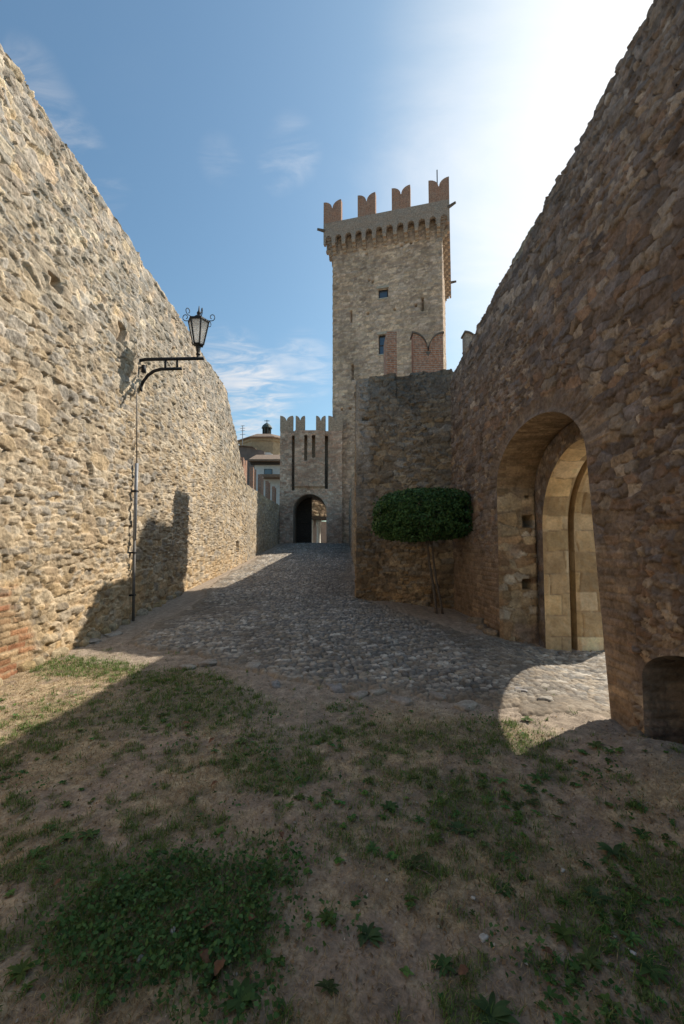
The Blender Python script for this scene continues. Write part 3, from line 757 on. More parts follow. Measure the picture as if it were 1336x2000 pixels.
# arched niche in the foot of the wall
def build_niche():
    c, hw, sp, rise = 2.98, 0.60, 0.56, 0.28
    pts = [(c - hw, -0.1)] + [(c - hw, z) for z in np.linspace(-0.08, sp, 14)] + [(c + hw * math.cos(t), sp + rise * math.sin(t)) for t in np.linspace(PI, 0, 40)] + [(c + hw, z) for z in np.linspace(sp, -0.1, 14)]
    p = dens(np.array(pts), 160); t = np.gradient(p, axis=0); t /= np.linalg.norm(t, axis=1)[:, None]
    nx = 20; xs = np.linspace(XIN, RX + 0.42, nx)
    Pp = np.zeros((160, nx, 3)); Pp[..., 0] = xs[None]; Pp[..., 1] = p[:, 0][:, None]; Pp[..., 2] = p[:, 1][:, None]
    N = np.zeros_like(Pp); N[..., 1] = t[:, 1][:, None]; N[..., 2] = -t[:, 0][:, None]
    U = np.repeat(xs[None], 160, 0); V = np.repeat(np.linspace(0, 2.9, 160)[:, None], nx, 1)
    a = surf(Pp, N, U, V, S_BRICKD, 131, (), None, lambda u, v, h: h * sst(0, 0.05, u - XIN))
    # back and floor
    gy, gz = np.meshgrid(np.linspace(c - hw - 0.02, c + hw + 0.02, 50), np.linspace(-0.1, 0.86, 46), indexing='ij')
    Pb = np.stack([gy * 0 + RX + 0.41, gy, gz], -1); Nb = np.zeros_like(Pb); Nb[..., 0] = -1
    bk = surf(Pb, Nb, gy, gz, S_RIGHT, 132)
    gx, gy2 = np.meshgrid(np.linspace(XIN - 0.02, RX + 0.42, 20), np.linspace(c - hw, c + hw, 50), indexing='ij')
    Pf = np.stack([gx, gy2, gx * 0 - 0.1], -1); Nf = np.zeros_like(Pf); Nf[..., 2] = 1
    fl = surf(Pf, Nf, gx, gy2, S_RIGHT, 133, (), None, lambda u, v, h: h * 0.5)
    mesh_from('niche', *join([a, bk, fl]), M['wall'], rw)
build_niche()
# foot of right wall: a few stones by the gate pier and a threshold slab
for k, (x, y, s) in enumerate(((2.38, 3.62, 0.6), (2.34, 6.95, 0.9), (2.3, 7.25, 0.8), (2.34, 7.6, 1.0))):
    rock('foot_stone', (x, y, TZ(x, y)), 0.10 * s, 0.16 * s, 0.09 * s, 260 + k, (0.26, 0.2, 0.14), M['wall'], rw)

# ------------------------------------------------------------------ generic block of masonry faces
def panel(O, Ud, W, H, N, res, st, seed, patches=(), hmod=None, tone=None, resv=None, jn=0.02, ztop=None, prev=None, nxt=None):
    nu = max(int(W / res), 2); nv = max(int(H / (resv or res)), 2)
    u = np.linspace(0, W, nu); v = np.linspace(0, H, nv)
    U, V = np.meshgrid(u, v, indexing='ij')
    if ztop is not None: V = V * (1 + (ztop(U) / H) * 1.0)
    O = np.array(O); Ud = np.array(Ud); N = np.array(N)
    Pp = O + U[..., None] * Ud + V[..., None] * np.array([0, 0, 1.0])
    Nn = np.broadcast_to(N, Pp.shape).copy()
    cz = np.floor((V + O[2]) / 0.3)
    Vz = V + O[2]
    def hm(uu, vv, h):
        if hmod: h = hmod(uu, vv, h)
        e = sst(0.0, 0.12, np.minimum(uu, W - uu))
        hc = jn * hsh(cz, cz * 0 + 3, 77)
        return h * e + hc * (1 - e)
    # corner columns also lean towards the neighbouring face so the faces meet
    if prev is not None: Nn[0] = N + np.array(prev)
    if nxt is not None: Nn[-1] = N + np.array(nxt)
    return surf(Pp, Nn, U, Vz, st, seed, patches, None, hm, tone)

def block(name, corners, z0, z1, res, st, seed, mat, parent=None, faces=(0, 1, 2, 3), hmods={}, patches={}, tones={}, ztop=None, resv=None):
    """closed box of masonry on a plan quadrilateral (corners anticlockwise seen from above)"""
    parts = []; n = len(corners)
    Ns = []
    for k in range(n):
        a = np.array(corners[k]); b = np.array(corners[(k + 1) % n]); d = (b - a) / np.linalg.norm(b - a)
        Ns.append(np.array([d[1], -d[0], 0.0]))
    for k in range(n):
        a = np.array(corners[k]); b = np.array(corners[(k + 1) % n]); W = np.linalg.norm(b - a); d = (b - a) / W
        r = res if k in faces else 0.5
        parts.append(panel((a[0], a[1], z0), (d[0], d[1], 0), W, z1 - z0, Ns[k], r, st, seed + 13 * k, patches.get(k, ()), hmods.get(k), tones.get(k), resv, ztop=ztop, prev=Ns[k - 1], nxt=Ns[(k + 1) % n]))
    c = np.array([(x, y, z1 - 0.02) for x, y in corners])
    parts.append((c, np.array([[0, 1, 2, 3]]), np.repeat(np.array([st['pal'][0]]), 4, 0)))
    return mesh_from(name, *join(parts), mat, parent)

# ------------------------------------------------------------------ stone bastion in the corner
bl = P(697, 1160, Y=9.95); br_ = (2.52, 9.38)
bast_c = [(bl.x, 9.95), br_, (2.52, 13.4), (0.52, 13.4)]
def bast_top(u): return 0.10 * (hsh(np.floor(u / 0.31), u * 0, 81) - 0.5) + 0.10 * (fbm(u * 3, u * 0, 82, 3) - 0.5)
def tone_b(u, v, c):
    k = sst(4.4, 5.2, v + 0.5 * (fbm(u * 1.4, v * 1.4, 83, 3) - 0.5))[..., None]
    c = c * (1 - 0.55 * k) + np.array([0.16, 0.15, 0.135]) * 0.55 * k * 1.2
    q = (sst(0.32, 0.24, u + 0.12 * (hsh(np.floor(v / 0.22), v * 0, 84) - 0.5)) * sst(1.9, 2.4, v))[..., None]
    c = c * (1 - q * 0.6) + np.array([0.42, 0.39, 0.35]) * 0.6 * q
    d = sst(0.55, 0.7, fbm(u * 0.9 + 3, v * 0.35, 85, 3))[..., None]
    c = c * (1 - 0.35 * d)
    w = sst(2.0, 0.6, v + 0.6 * (fbm(u, v, 86, 3) - 0.5))[..., None]
    return c * (1 - 0.5 * w) + c * np.array([1.35, 0.98, 0.58]) * 0.5 * w
def bast_h(u, v, h):
    a = sst(0, 0.03, -rect_sdf(0.13, 0.30, 4.52, 4.60)(u, v)); return h * (1 - a) - 0.25 * a
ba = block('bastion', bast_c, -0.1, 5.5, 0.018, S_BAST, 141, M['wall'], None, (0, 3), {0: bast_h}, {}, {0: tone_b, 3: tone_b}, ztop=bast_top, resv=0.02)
tag(ba, 'square brown stone bastion in the corner behind the clipped tree', 'bastion', kind='thing')

# ------------------------------------------------------------------ merlon wall behind the bastion
YB = 14.5
mw = empty('merlon_wall', (3.4, YB, 0.6))
tag(mw, 'wall head with red brick forked merlons showing above the bastion', 'wall', kind='thing')
def W2(o): return Matrix.Translation(-o.matrix_basis.translation) if False else None
def rel(o): return o.matrix_basis.inverted()
inv = Matrix.Translation((-3.4, -YB, -0.6))
B().box((1.45, YB, 0.3), (6.3, YB + 0.55, 7.28), inv).build('wall_body', M['grey_brick'], mw)
def fork(name, x0, x1, zb, zt, d, y0, y1, mat, parent, cop=True, hole=False):
    w = x1 - x0; mt = inv @ Matrix.Translation(((x0 + x1) / 2, 0, zb))
    o = B().prism(swallowtail(w, zt - zb, d, 10), y0, y1, mt).build(name, mat, parent)
    if cop:
        pts = swallowtail(w + 0.08, zt - zb + 0.04, d, 10)[2:]
        inner = [(px * (w - 0.01) / (w + 0.08), pz - 0.05) for px, pz in pts]
        b = B()
        for half in (pts[:11], pts[11:]):
            hi = half; lo = [(px, pz - 0.055) for px, pz in half]
            b.prism(hi + lo[::-1], y0 - 0.05, y1 + 0.05, mt)
        b.build('coping', M['coping'], o)
    if hole:
        B().prism([(-0.10, zt - zb - d - 0.04), (0.10, zt - zb - d - 0.04), (0, zt - zb - d - 0.2)], y0 - 0.012, y0 + 0.03, mt).build('notch_dark_plate', M['coping'], o)  # solid dark plate, the hole's shade put into its colour
    return o
zb_, zt_ = 7.22, P(836, 649, Y=YB).z
fork('merlon', P(808, 700, Y=YB).x, P(866, 700, Y=YB).x, zb_, zt_, 0.62, YB + 0.05, YB + 0.45, M['brick'], mw, True, True)
fork('merlon', P(911, 700, Y=YB).x, P(969, 700, Y=YB).x, zb_, zt_ + 0.03, 0.62, YB + 0.05, YB + 0.45, M['grey_brick'], mw)
B().prism([(P(755, 700, Y=YB).x, zb_), (P(775, 700, Y=YB).x, zb_), (P(775, 700, Y=YB).x, zt_ + 0.02), (P(755, 700, Y=YB).x, zt_ + 0.02)], YB - 0.02, YB + 1.0, inv).build('merlon_end', M['brick'], mw)

tu = block('shadow_turret', [(8.1, 17.6), (10.2, 17.6), (10.2, 20.0), (8.1, 20.0)], 0.0, 15.2, 0.12, S_BAST, 145, M['wall'], None, (0, 3))  # unseen turret added to cast the shadow on the left wall
B().prism([(-0.9, 0.0), (0.0, 0.0), (0.0, 14.6), (-0.25, 13.6), (-0.55, 11.6), (-0.9, 8.6)], 17.7, 19.9, Matrix.Translation((8.096, 0, 0))).build('shadow_slope', M['grey_brick'], tu)  # sloped piece added to slant the edge of the turret's shadow
tag(tu, 'slim unseen stone turret added outside the shaded right wall to cast a shadow', 'turret', kind='thing')

# ------------------------------------------------------------------ side wall from the bastion to the tower
sw_top = lambda y: np.interp(y, [13, 17, 20, 32], [4.5, 4.5, 4.7, 5.0])
sys_ = np.concatenate([np.arange(13.3, 32.6, 0.06), [32.6]])
sw = long_wall('lane_wall', sys_, lambda y: np.interp(y, [13, 33], [0.52, 0.58]), lambda y: tz(y * 0 + 0.5, y) - 0.3, sw_top, 60, -1, 0.6, S_BAST, 151, M['wall'])
tag(sw, 'narrow dark wall along the lane between bastion and tall tower', 'wall', kind='thing')

# ------------------------------------------------------------------ tower
TL = P(650, 700, Y=34.2); TR = P(866, 700, Y=32.0)
a2 = np.array([TL.x, TL.y]); b2 = np.array([TR.x, TR.y]); dF = (b2 - a2) / np.linalg.norm(b2 - a2); TWID = np.linalg.norm(b2 - a2)
dB = np.array([-dF[1], dF[0]]); TDEP = 9.2
tang = math.atan2(dF[1], dF[0])
tw = empty('tower', (TL.x, TL.y, 1.8), tang)
tag(tw, 'tall square stone tower with arched brick parapet and forked merlons', 'tower', kind='thing')
def tloc(px, py):
    """photo pixel to (u, z) on the tower's front face, z above the tower's base"""
    p0 = P(px, py, Y=10.0); o = np.array([0.0, 0.0]); d = np.array([p0.x, p0.y])
    A = np.array([[d[0], -dF[0]], [d[1], -dF[1]]]); s, u = np.linalg.solve(A, a2)
    return u, EYE + (p0.z - EYE) * s - 1.8
ZBODY = tloc(650, 470)[1] + 1.0
tholes = []
def th(px0, px1, py0, py1, d=0.35):
    u0, za = tloc(px0, py1); u1, zb2 = tloc(px1, py0); tholes.append((u0, u1, za, zb2, d))
for px, y0, y1 in ((686, 607, 631), (825.5, 581, 607), (688.3, 712, 742)): th(px - 1.9, px + 1.9, y0, y1, 0.4)
for px, py in ((718, 613), (770.5, 605), (721, 548), (728, 551), (716.5, 497), (784, 480), (803, 475), (827, 672), (812, 597), (668, 800), (684, 798)): th(px - 2.3, px + 2.3, py - 2.5, py + 2.5, 0.3)
th(739, 757, 562, 584, 0.4); th(739.5, 757, 652, 693, 0.4)
def tower_h(u, v, h):
    for (u0, u1, z0, z1, d) in tholes:
        a = sst(-0.01, 0.02, -rect_sdf(u0, u1, z0, z1)(u, v)); h = h * (1 - a) - d * a
    return h
def tone_t(u, v, c):
    k = sst(0.5, 0.68, fbm(u * 0.45 + 7, v * 0.3, 161, 4))[..., None]
    c = c * (1 - 0.35 * k) + c * np.array([0.82, 0.72, 0.64]) * 0.35 * k
    g = sst(0.55, 0.7, fbm(u * 1.2, v * 0.25, 162, 3))[..., None]
    return c * (1 - 0.2 * g)
tb = block('tower_wall', [(0, 0), (TWID, 0), (TWID, TDEP), (0, TDEP)], -1.5, ZBODY, 0.062, S_TOWER, 163, M['far_wall'], tw, (0, 1, 3), {0: tower_h}, {}, {0: tone_t, 1: tone_t, 3: tone_t}, resv=0.055)
# machicolated parapet
OV = 0.62
zc0 = tloc(650, 497)[1]; zc1 = tloc(650, 470)[1]; zp1 = tloc(650, 445)[1]; zm1 = tloc(650, 404)[1]
def side_frames():
    W, D = TWID, TDEP
    return [(Matrix.Identity(4), W), (Matrix.Translation((W, 0, 0)) @ Matrix.Rotation(PI / 2, 4, 'Z'), D),
            (Matrix.Translation((W, D, 0)) @ Matrix.Rotation(PI, 4, 'Z'), W), (Matrix.Translation((0, D, 0)) @ Matrix.Rotation(-PI / 2, 4, 'Z'), D)]
par = B(); 
for si, (mt, L) in enumerate(side_frames()):
    # parapet side: butted, even sides run the full overhang
    x0, x1 = (-OV, L + OV) if si % 2 == 0 else (-OV + 0.45, L + OV - 0.45)
    par.box((x0, -OV, zc1 + 0.42), (x1, -OV + 0.45, zp1), mt)
parapet = par.build('parapet', M['grey_brick'], tw)
for si, (mt, L) in enumerate(side_frames()):
    nb = 12; w = (L + 2 * OV) / nb
    # arch strip
    b = B()
    for k in range(nb):
        xa = -OV + k * w; xb = xa + w; r = w * 0.31; cx = (xa + xb) / 2
        if (k in (0, nb - 1)) and si % 2 == 1: continue
        zb_a = zc1 - 0.66; zs_a = zc1 - 0.30
        pts = [(xa, zb_a), (xa, zc1 + 0.417), (xb, zc1 + 0.417), (xb, zb_a), (cx + r, zb_a)]
        pts += [(cx + r * math.cos(t), zs_a + r * 1.1 * math.sin(t)) for t in np.linspace(0, PI, 9)] + [(cx - r, zb_a)]
        b.prism(pts, -OV + 0.004, -OV + 0.3, mt)
    b.build('machicolation', M['grey_brick'], tw)
    for k in range(1, nb):
        x = -OV + k * w; e = w * 0.16
        lz = zc0 + 0.0
        b = B()
        for j in range(3):
            z0 = zc0 - 0.12 + j * (zc1 - 0.66 - zc0 + 0.12) / 3; z1 = zc0 - 0.12 + (j + 1) * (zc1 - 0.66 - zc0 + 0.12) / 3 - 0.004
            b.box((x - e, -OV * (j + 1) / 3 + 0.004, z0), (x + e, 0.12, z1), mt)
        b.build('corbel', M['pale_brick'], tw)
    # curved corner bracket
    b = B()
    pr = []
    for t in np.linspace(0, PI / 2, 8): pr.append((0.03 + (OV - 0.04) * (1 - math.cos(t)), zc0 - 0.5 + (zc1 - 0.12 - zc0 + 0.5) * math.sin(t)))
    c0 = (0.02, 0.02)
    for j in range(len(pr) - 1):
        b.box((-pr[j + 1][0], -pr[j + 1][0], pr[j][1]), (0.45, 0.45, pr[j + 1][1] - 0.003), mt)
    b.build('corner_bracket', M['grey_brick'], tw)
    # forked merlons: front positions from the photograph
    if si == 0:
        sp = [(tloc(a, 430)[0], tloc(b_, 430)[0]) for a, b_ in ((636.5, 669), (700, 733), (763.5, 798), (832, 870.5))]
        sc = (L + 2 * OV) / (sp[3][1] - sp[0][0]); o0 = sp[0][0]
        sp = [(-OV + (a - o0) * sc, -OV + (b_ - o0) * sc) for a, b_ in sp]
    else:
        q = L + 2 * OV; m_ = q * 0.145; gp = (q - 4 * m_) / 3
        sp = [(-OV + k * (m_ + gp), -OV + k * (m_ + gp) + m_) for k in range(4)]
        if si % 2 == 1: sp[0] = (sp[0][0] + 0.452, sp[0][1]); sp[3] = (sp[3][0], sp[3][1] - 0.452)
    for a, b_ in sp:
        m2 = mt @ Matrix.Translation(((a + b_) / 2, 0, zp1 + 0.002))
        B().prism(swallowtail(b_ - a, zm1 - zp1, 0.62), -OV + 0.01, -OV + 0.44, m2).build('merlon', M['brick'], tw)
# windows
def twin(px0, px1, py0, py1, bars):
    u0, z0 = tloc(px0, py1); u1, z1 = tloc(px1, py0)
    f = B()
    f.box((u0 - 0.02, 0.18, z0), (u0 + 0.06, 0.30, z1)).box((u1 - 0.06, 0.18, z0), (u1 + 0.02, 0.30, z1)).box((u0 + 0.06, 0.18, z0), (u1 - 0.06, 0.30, z0 + 0.07)).box((u0 + 0.06, 0.18, z1 - 0.07), (u1 - 0.06, 0.30, z1))
    if bars: f.box((u0 + 0.06, 0.19, (z0 + z1) / 2 - 0.03), (u1 - 0.06, 0.29, (z0 + z1) / 2 + 0.03))
    w = f.build('window', M['wood'], tw)
    B().box((u0 + 0.04, 0.23, z0 + 0.05), (u1 - 0.04, 0.25, z1 - 0.05)).build('pane', M['pane'], w)
    B().box((u0 - 0.12, -0.09, z1), (u1 + 0.12, 0.16, z1 + 0.17)).build('lintel', M['pale_stone'], w)
    B().box((u0 - 0.05, -0.085, z0 - 0.1), (u1 + 0.05, 0.16, z0)).build('sill', M['pale_stone'], w)
twin(739, 757, 562, 584, False); twin(739.5, 757, 652, 693, True)
# rod and water spouts
xr = sp[0][0]
ur, zr = tloc(853, 323)
B().tube([(ur, 0.6, zp1 - 0.5), (ur, 0.6, zr + 0.15)], 0.045, 6).build('lightning_rod', M['iron'], tw)
for (x, y, dx, dy) in ((-OV, -OV, -0.45, -0.25), (TWID + OV, -OV, 0.45, -0.25), (TWID + OV, TDEP - 0.1, 0.5, 0.0)):
    z = zc1 + 0.5
    B().tube([(x - dx * 0.2, y - dy * 0.2, z), (x + dx, y + dy, z + 0.04)], [0.13, 0.09], 8).build('water_spout', M['coping'], tw)

# ------------------------------------------------------------------ gatehouse
GY = 33.0
gh = empty('gatehouse', (P(607, 1062, Y=GY).x, GY, 1.85))
tag(gh, 'pale brick gatehouse with long dark drawbridge slots above an open arch', 'gatehouse', kind='thing')
gi = Matrix.Translation(-Vector(gh.location))
gX = lambda px: P(px, 900, Y=GY).x
gZ = lambda py: P(600, py, Y=GY).z
zt, zlint, zsl = gZ(842), gZ(851), gZ(958)
xl, xr_ = gX(547), gX(668)
DEP = 4.2
inv_np = np.array(gh.location)
# facade as a grid with the arch and slots cut out
def facade():
    W = xr_ - xl; nu, nv = 150, 190
    U, V = np.meshgrid(np.linspace(xl, xr_, nu), np.linspace(1.2, zt, nv), indexing='ij')
    ar = arch_sdf((gX(573) + gX(638)) / 2, (gX(638) - gX(573)) / 2, gZ(1000), gZ(965) - gZ(1000))
    sl = [rect_sdf(gX(570.3), gX(576), zsl, zlint), rect_sdf(gX(634.5), gX(640.5), gZ(955), zlint), rect_sdf(gX(594.5), gX(600.5), gZ(901), zlint), rect_sdf(gX(609.5), gX(616), gZ(895), zlint)]
    sdf = lambda u, v: np.minimum.reduce([ar(u, v)] + [s(u, v) for s in sl])
    U2, V2, keep = cut(U, V, sdf)
    Pp = np.stack([U2, U2 * 0 + GY, V2], -1); N = np.zeros_like(Pp); N[..., 1] = -1
    # the middle bay stands a little forward of the piers
    mid = (U2 > gX(575.9)) & (U2 < gX(634.6)) & (V2 > gZ(951)) & (V2 < zt + 1)
    def hm(u, v, h):
        h = h + 0.22 * mid
        k = sst(0, 0.05, sdf(u, v)); return h * k + 0.22 * mid * (1 - k)
    def tn(u, v, c):
        k = sst(0.52, 0.62, fbm(u * 0.9 + 1, v * 0.7, 171, 4))[..., None]
        return c * (1 - 0.4 * k) + np.array([0.34, 0.20, 0.13]) * 0.4 * k
    a = surf(Pp, N, U2, V2, S_GATE, 172, (), keep, hm, tn)
    return (a[0] - inv_np, a[1], a[2])
mesh_from('facade', *facade(), M['far_wall'], gh)
acx, ahw = (gX(573) + gX(638)) / 2, (gX(638) - gX(573)) / 2
asp, arr = gZ(1000), gZ(965) - gZ(1000)
b = B()
# body behind the facade: side walls, roof slab, recess back and vault
b.box((xl + 0.003, GY + 0.02, 1.2), (acx - ahw - 0.002, GY + DEP, gZ(962)), gi)
b.box((acx + ahw + 0.002, GY + 0.02, 1.2), (xr_ - 0.003, GY + DEP, gZ(962)), gi)
b.box((xl + 0.003, GY + 0.9, gZ(962) + 0.003), (xr_ - 0.003, GY + DEP, zt - 0.01), gi)
b.box((xl + 0.003, GY + 0.02, zlint + 0.02), (xr_ - 0.003, GY + 0.897, zt - 0.012), gi)
b.box((xl + 0.003, GY + 0.02, gZ(962) + 0.003), (xl + 0.5, GY + 0.897, zlint + 0.017), gi)
b.box((xr_ - 0.5, GY + 0.02, gZ(962) + 0.003), (xr_ - 0.003, GY + 0.897, zlint + 0.017), gi)
b.build('gatehouse_body', M['pale_brick'], gh)
pts = [(acx - ahw, gZ(962)), (acx - ahw, asp)] + [(acx + ahw * math.cos(t), asp + arr * math.sin(t)) for t in np.linspace(PI, 0, 17)][1:-1] + [(acx + ahw, asp), (acx + ahw, gZ(962))]
B().prism(pts, GY + 0.03, GY + DEP - 0.01, gi).build('vault', M['grey_brick'], gh)
for pa, pb in ((546.5, 571.7), (577, 595), (617, 635.7), (641, 669)):
    xa, xb = gX(pa), gX(pb)
    B().prism(swallowtail(xb - xa, gZ(812) - zt, 0.40), -0.03, 0.4, gi @ Matrix.Translation(((xa + xb) / 2, GY, zt - 0.004))).build('merlon', M['pale_brick'], gh)
gl = B()  # wooden leaf added so the left half of the arch stays dark
xg0, xg1 = acx - ahw + 0.01, P(609, 1000, Y=GY + 2.2).x
tl = [t for t in np.linspace(PI, 0, 41) if acx + ahw * math.cos(t) < xg1]
gl.prism([(xg0, 1.85)] + [(max(acx + ahw * math.cos(t), xg0), asp + arr * math.sin(t) + 0.01) for t in tl] + [(xg1, asp + arr * math.sin(tl[-1]) + 0.01), (xg1, 1.85)], GY + 2.2, GY + 2.3, gi)
for z in (2.4, 3.6, 4.6): gl.box((xg0 + 0.1, GY + 2.12, z), (xg1, GY + 2.197, z + 0.16), gi)
gl.build('added_gate_leaf', M['wood'], gh)

# ------------------------------------------------------------------ house seen through the gatehouse arch
HY = 42.0
hx = lambda px: P(px, 1000, Y=HY).x
hz = lambda py: P(620, py, Y=HY).z
jh = empty('jettied_house', (hx(622), HY, 1.9), math.radians(42)); ji = Matrix.Translation(-Vector(jh.location))
tag(jh, 'sunlit stone house with overhanging storey on pale columns, seen through the gate arch', 'house', kind='thing')
o = block('upper_storey', [(hx(604) , HY), (hx(660), HY), (hx(660), HY + 5), (hx(604), HY + 5)], hz(1008), hz(930), 0.08, dict(S_TOWER, cu=0.6, cv=0.35, pal=[(0.62, 0.46, 0.30), (0.56, 0.42, 0.29), (0.66, 0.50, 0.34)]), 181, M['far_wall'], None, (0, 3))
o.data.transform(ji); o.parent = jh
B().box((hx(602), HY - 0.12, hz(1014)), (hx(661), HY + 5, hz(1008.3)), ji).build('floor_beam', M['wood'], jh)
for pa, pb in ((607.5, 613), (622, 631.5), (648, 656)):
    xa, xb = hx(pa), hx(pb); r = (xb - xa) / 2
    B().lathe([(r * 1.1, 1.85), (r * 1.1, 2.05), (r * 0.85, 2.12), (r * 0.78, hz(1030)), (r * 0.9, hz(1027)), (r * 1.15, hz(1022)), (r * 1.15, hz(1014.2))], (ji @ Vector(((xa + xb) / 2, HY + 0.25, 0))), 14).build('column', M['marble'], jh, True)
B().box((hx(604), HY + 2.2, 1.7), (hx(760), HY + 2.5, hz(1014.3)), ji).build('rear_wall', M['brown_wall'], jh)

# ------------------------------------------------------------------ buildings beyond the left wall
WY = 46.0
wx = lambda px: P(px, 920, Y=WY).x
wz = lambda py: P(520, py, Y=WY).z
wh = empty('white_house', (wx(520), WY, 1.9)); wi = Matrix.Translation(-Vector(wh.location))
tag(wh, 'white plastered house with a dark eave beside the pale gatehouse', 'house', kind='thing')
B().box((wx(497), WY, 1.5), (wx(575), WY + 6, wz(904)), wi).build('wall', M['plaster'], wh)
rf = B(); rf.prism([(0, wz(903.5)), (0, wz(900)), (4, wz(876)), (8, wz(900)), (8, wz(903.5))], wx(489), wx(580), wi @ Matrix.Translation((0, WY - 0.9, 0)) @ Matrix(((0, 1, 0, 0), (1, 0, 0, 0), (0, 0, 1, 0), (0, 0, 0, 1)))).build('roof', M['tile'], wh)
B().box((wx(491), WY - 0.55, wz(908)), (wx(578), WY - 0.004, wz(903.8)), wi).build('eave', M['wood'], wh)
w = B().box((wx(516), WY - 0.05, wz(927.5)), (wx(532), WY + 0.1, wz(916)), wi).build('window', M['wood'], wh)
B().box((wx(517), WY - 0.06, wz(926.5)), (wx(531), WY - 0.052, wz(917)), wi).build('pane', M['pane'], w)
lean = B(); lean.box((wx(513), WY - 1.6, wz(936)), (wx(560), WY - 0.004, wz(931)), wi).build('porch_roof', M['tile'], wh)

CY = 58.0
cxp = lambda px: P(px, 860, Y=CY).x
czp = lambda py: P(521, py, Y=CY).z
ch = empty('church', (cxp(521), CY, 2.0)); ci = Matrix.Translation(-Vector(ch.location))
tag(ch, 'ochre domed church with tiled roof and dark little lantern turret', 'church', kind='thing')
rr = cxp(521) - cxp(466)
def loc0(z): return z - 2.0
B().lathe([(rr * 0.93, -2), (rr * 0.93, loc0(czp(873))), (rr * 0.97, loc0(czp(872.5))), (rr * 0.97, loc0(czp(868)))], (0, 0, 0), 8, PI / 8).build('drum', M['ochre'], ch)
B().lathe([(rr * 1.06, loc0(czp(867.7))), (rr * 1.06, loc0(czp(866))), (rr * 0.62, loc0(czp(855.5))), (rr * 0.2, loc0(czp(850.5)))], (0, 0, 0), 8, PI / 8).build('dome_roof', M['tile'], ch)
lr = (cxp(530) - cxp(512)) / 2
lt = empty('lantern_turret', (0, 0, 0)); lt.parent = ch
B().lathe([(lr * 1.05, loc0(czp(852))), (lr * 1.05, loc0(czp(848.6))), (lr * 0.7, loc0(czp(848.5))), (lr * 0.7, loc0(czp(837)))], (0, 0, 0), 8, PI / 8).build('turret_core', M['wood'], lt)
cb = B()
for k in range(8):
    t = k * PI / 4 + PI / 8
    cb.tube([(lr * 0.86 * math.cos(t), lr * 0.86 * math.sin(t), loc0(czp(848.4))), (lr * 0.86 * math.cos(t), lr * 0.86 * math.sin(t), loc0(czp(837)))], lr * 0.12, 6)
cb.build('turret_columns', M['lead'], lt)
B().lathe([(lr * 1.15, loc0(czp(837))), (lr * 1.15, loc0(czp(835.5))), (lr * 0.95, loc0(czp(832))), (lr * 0.55, loc0(czp(828.5))), (0.12, loc0(czp(826.5))), (0.05, loc0(czp(825.5))), (0.05, loc0(czp(820)))], (0, 0, 0), 12).build('cupola', M['lead'], lt)
B().box((-0.35, -0.04, loc0(czp(822.6))), (0.35, 0.04, loc0(czp(821.6)))).build('cross_arm', M['lead'], lt)

bY = 50.0
bx = lambda px: P(px, 880, Y=bY).x
bz = lambda py: P(490, py, Y=bY).z
bh = empty('brown_house', (bx(490), bY, 1.9)); bi = Matrix.Translation(-Vector(bh.location))
tag(bh, 'low grey brown house with arched gable in front of the church', 'house', kind='thing')
B().prism([(bx(440), 1.5), (bx(516), 1.5), (bx(516), bz(882)), (bx(509), bz(878.5)), (bx(500), bz(878)), (bx(494), bz(874.5)), (bx(478), bz(872.5)), (bx(440), bz(872))], bY, bY + 4, bi).build('wall', M['brown_wall'], bh)
B().prism([(bx(440), bz(871.7)), (bx(478), bz(872.2)), (bx(494), bz(874.2)), (bx(500), bz(877.7)), (bx(500), bz(876.5)), (bx(494), bz(873)), (bx(478), bz(870.7)), (bx(440), bz(870))], bY - 0.3, bY + 4.2, bi).build('roof', M['tile'], bh)
B().prism([(bx(514), bz(894)), (bx(531), bz(894)), (bx(531), bz(886)), (bx(527), bz(883)), (bx(518), bz(883)), (bx(514), bz(886))], bY + 0.2, bY + 1.5, bi).build('white_chimney', M['plaster'], bh)

an = empty('antenna', (bx(467.5), bY + 1.5, bz(871))); zt0 = bz(824) - bz(871)
tag(an, 'thin television aerial mast on the roof behind the sunlit wall', 'antenna', kind='thing')
B().tube([(0, 0, -0.1), (0, 0, zt0)], 0.045, 6).build('mast', M['zinc'], an)
for z, w_ in ((zt0 - 0.05, 0.22), (zt0 - 0.35, 0.3), (zt0 - 0.65, 0.24), (zt0 - 1.1, 0.32)):
    B().tube([(-w_, 0, z), (w_, 0.05, z + 0.05)], 0.03, 5).build('aerial_rod', M['zinc'], an)

# ------------------------------------------------------------------ wall lantern
LY = 8.15
lx = lambda px: P(px, 690, Y=LY).x
lz = lambda py: P(330, py, Y=LY).z
wallx = -3.80
lamp = empty('wall_lantern', (wallx, LY, lz(703)))
tag(lamp, 'black wrought iron wall lantern with white glass on a long bracket', 'lantern', kind='thing')
R0 = Vector(lamp.location)
def q(px, py, dy=0.0): p = P(px, py, Y=LY); return (p.x - R0.x, dy, p.z - R0.z)
b = B()
b.tube([q(262, 722), q(266, 712), q(274, 704), q(285, 702), q(398, 700)], 0.032, 8)
b.tube([q(274, 757), q(280, 745), q(289, 733), q(300, 725), q(314, 721), q(355, 720)], 0.030, 8)
b.tube([q(323, 701), q(323, 720)], 0.022, 6); b.tube([q(346, 701), q(346, 720)], 0.022, 6)
b.box((-0.03, -0.04, q(266, 728)[2]), (0.03, 0.04, q(266, 714)[2])).box((-0.03, -0.04, q(266, 764)[2]), (q(275, 757)[0], 0.04, q(266, 752)[2]))
b.build('bracket', M['iron'], lamp, True)
cx_, zb0 = q(387, 690)[0], q(387, 699)[2]
zbot, ztop_ = q(387, 674)[2], q(387, 630)[2]
rb, rt = (lx(398) - lx(376)) / 2 * 0.9, (lx(408) - lx(366)) / 2 * 0.93
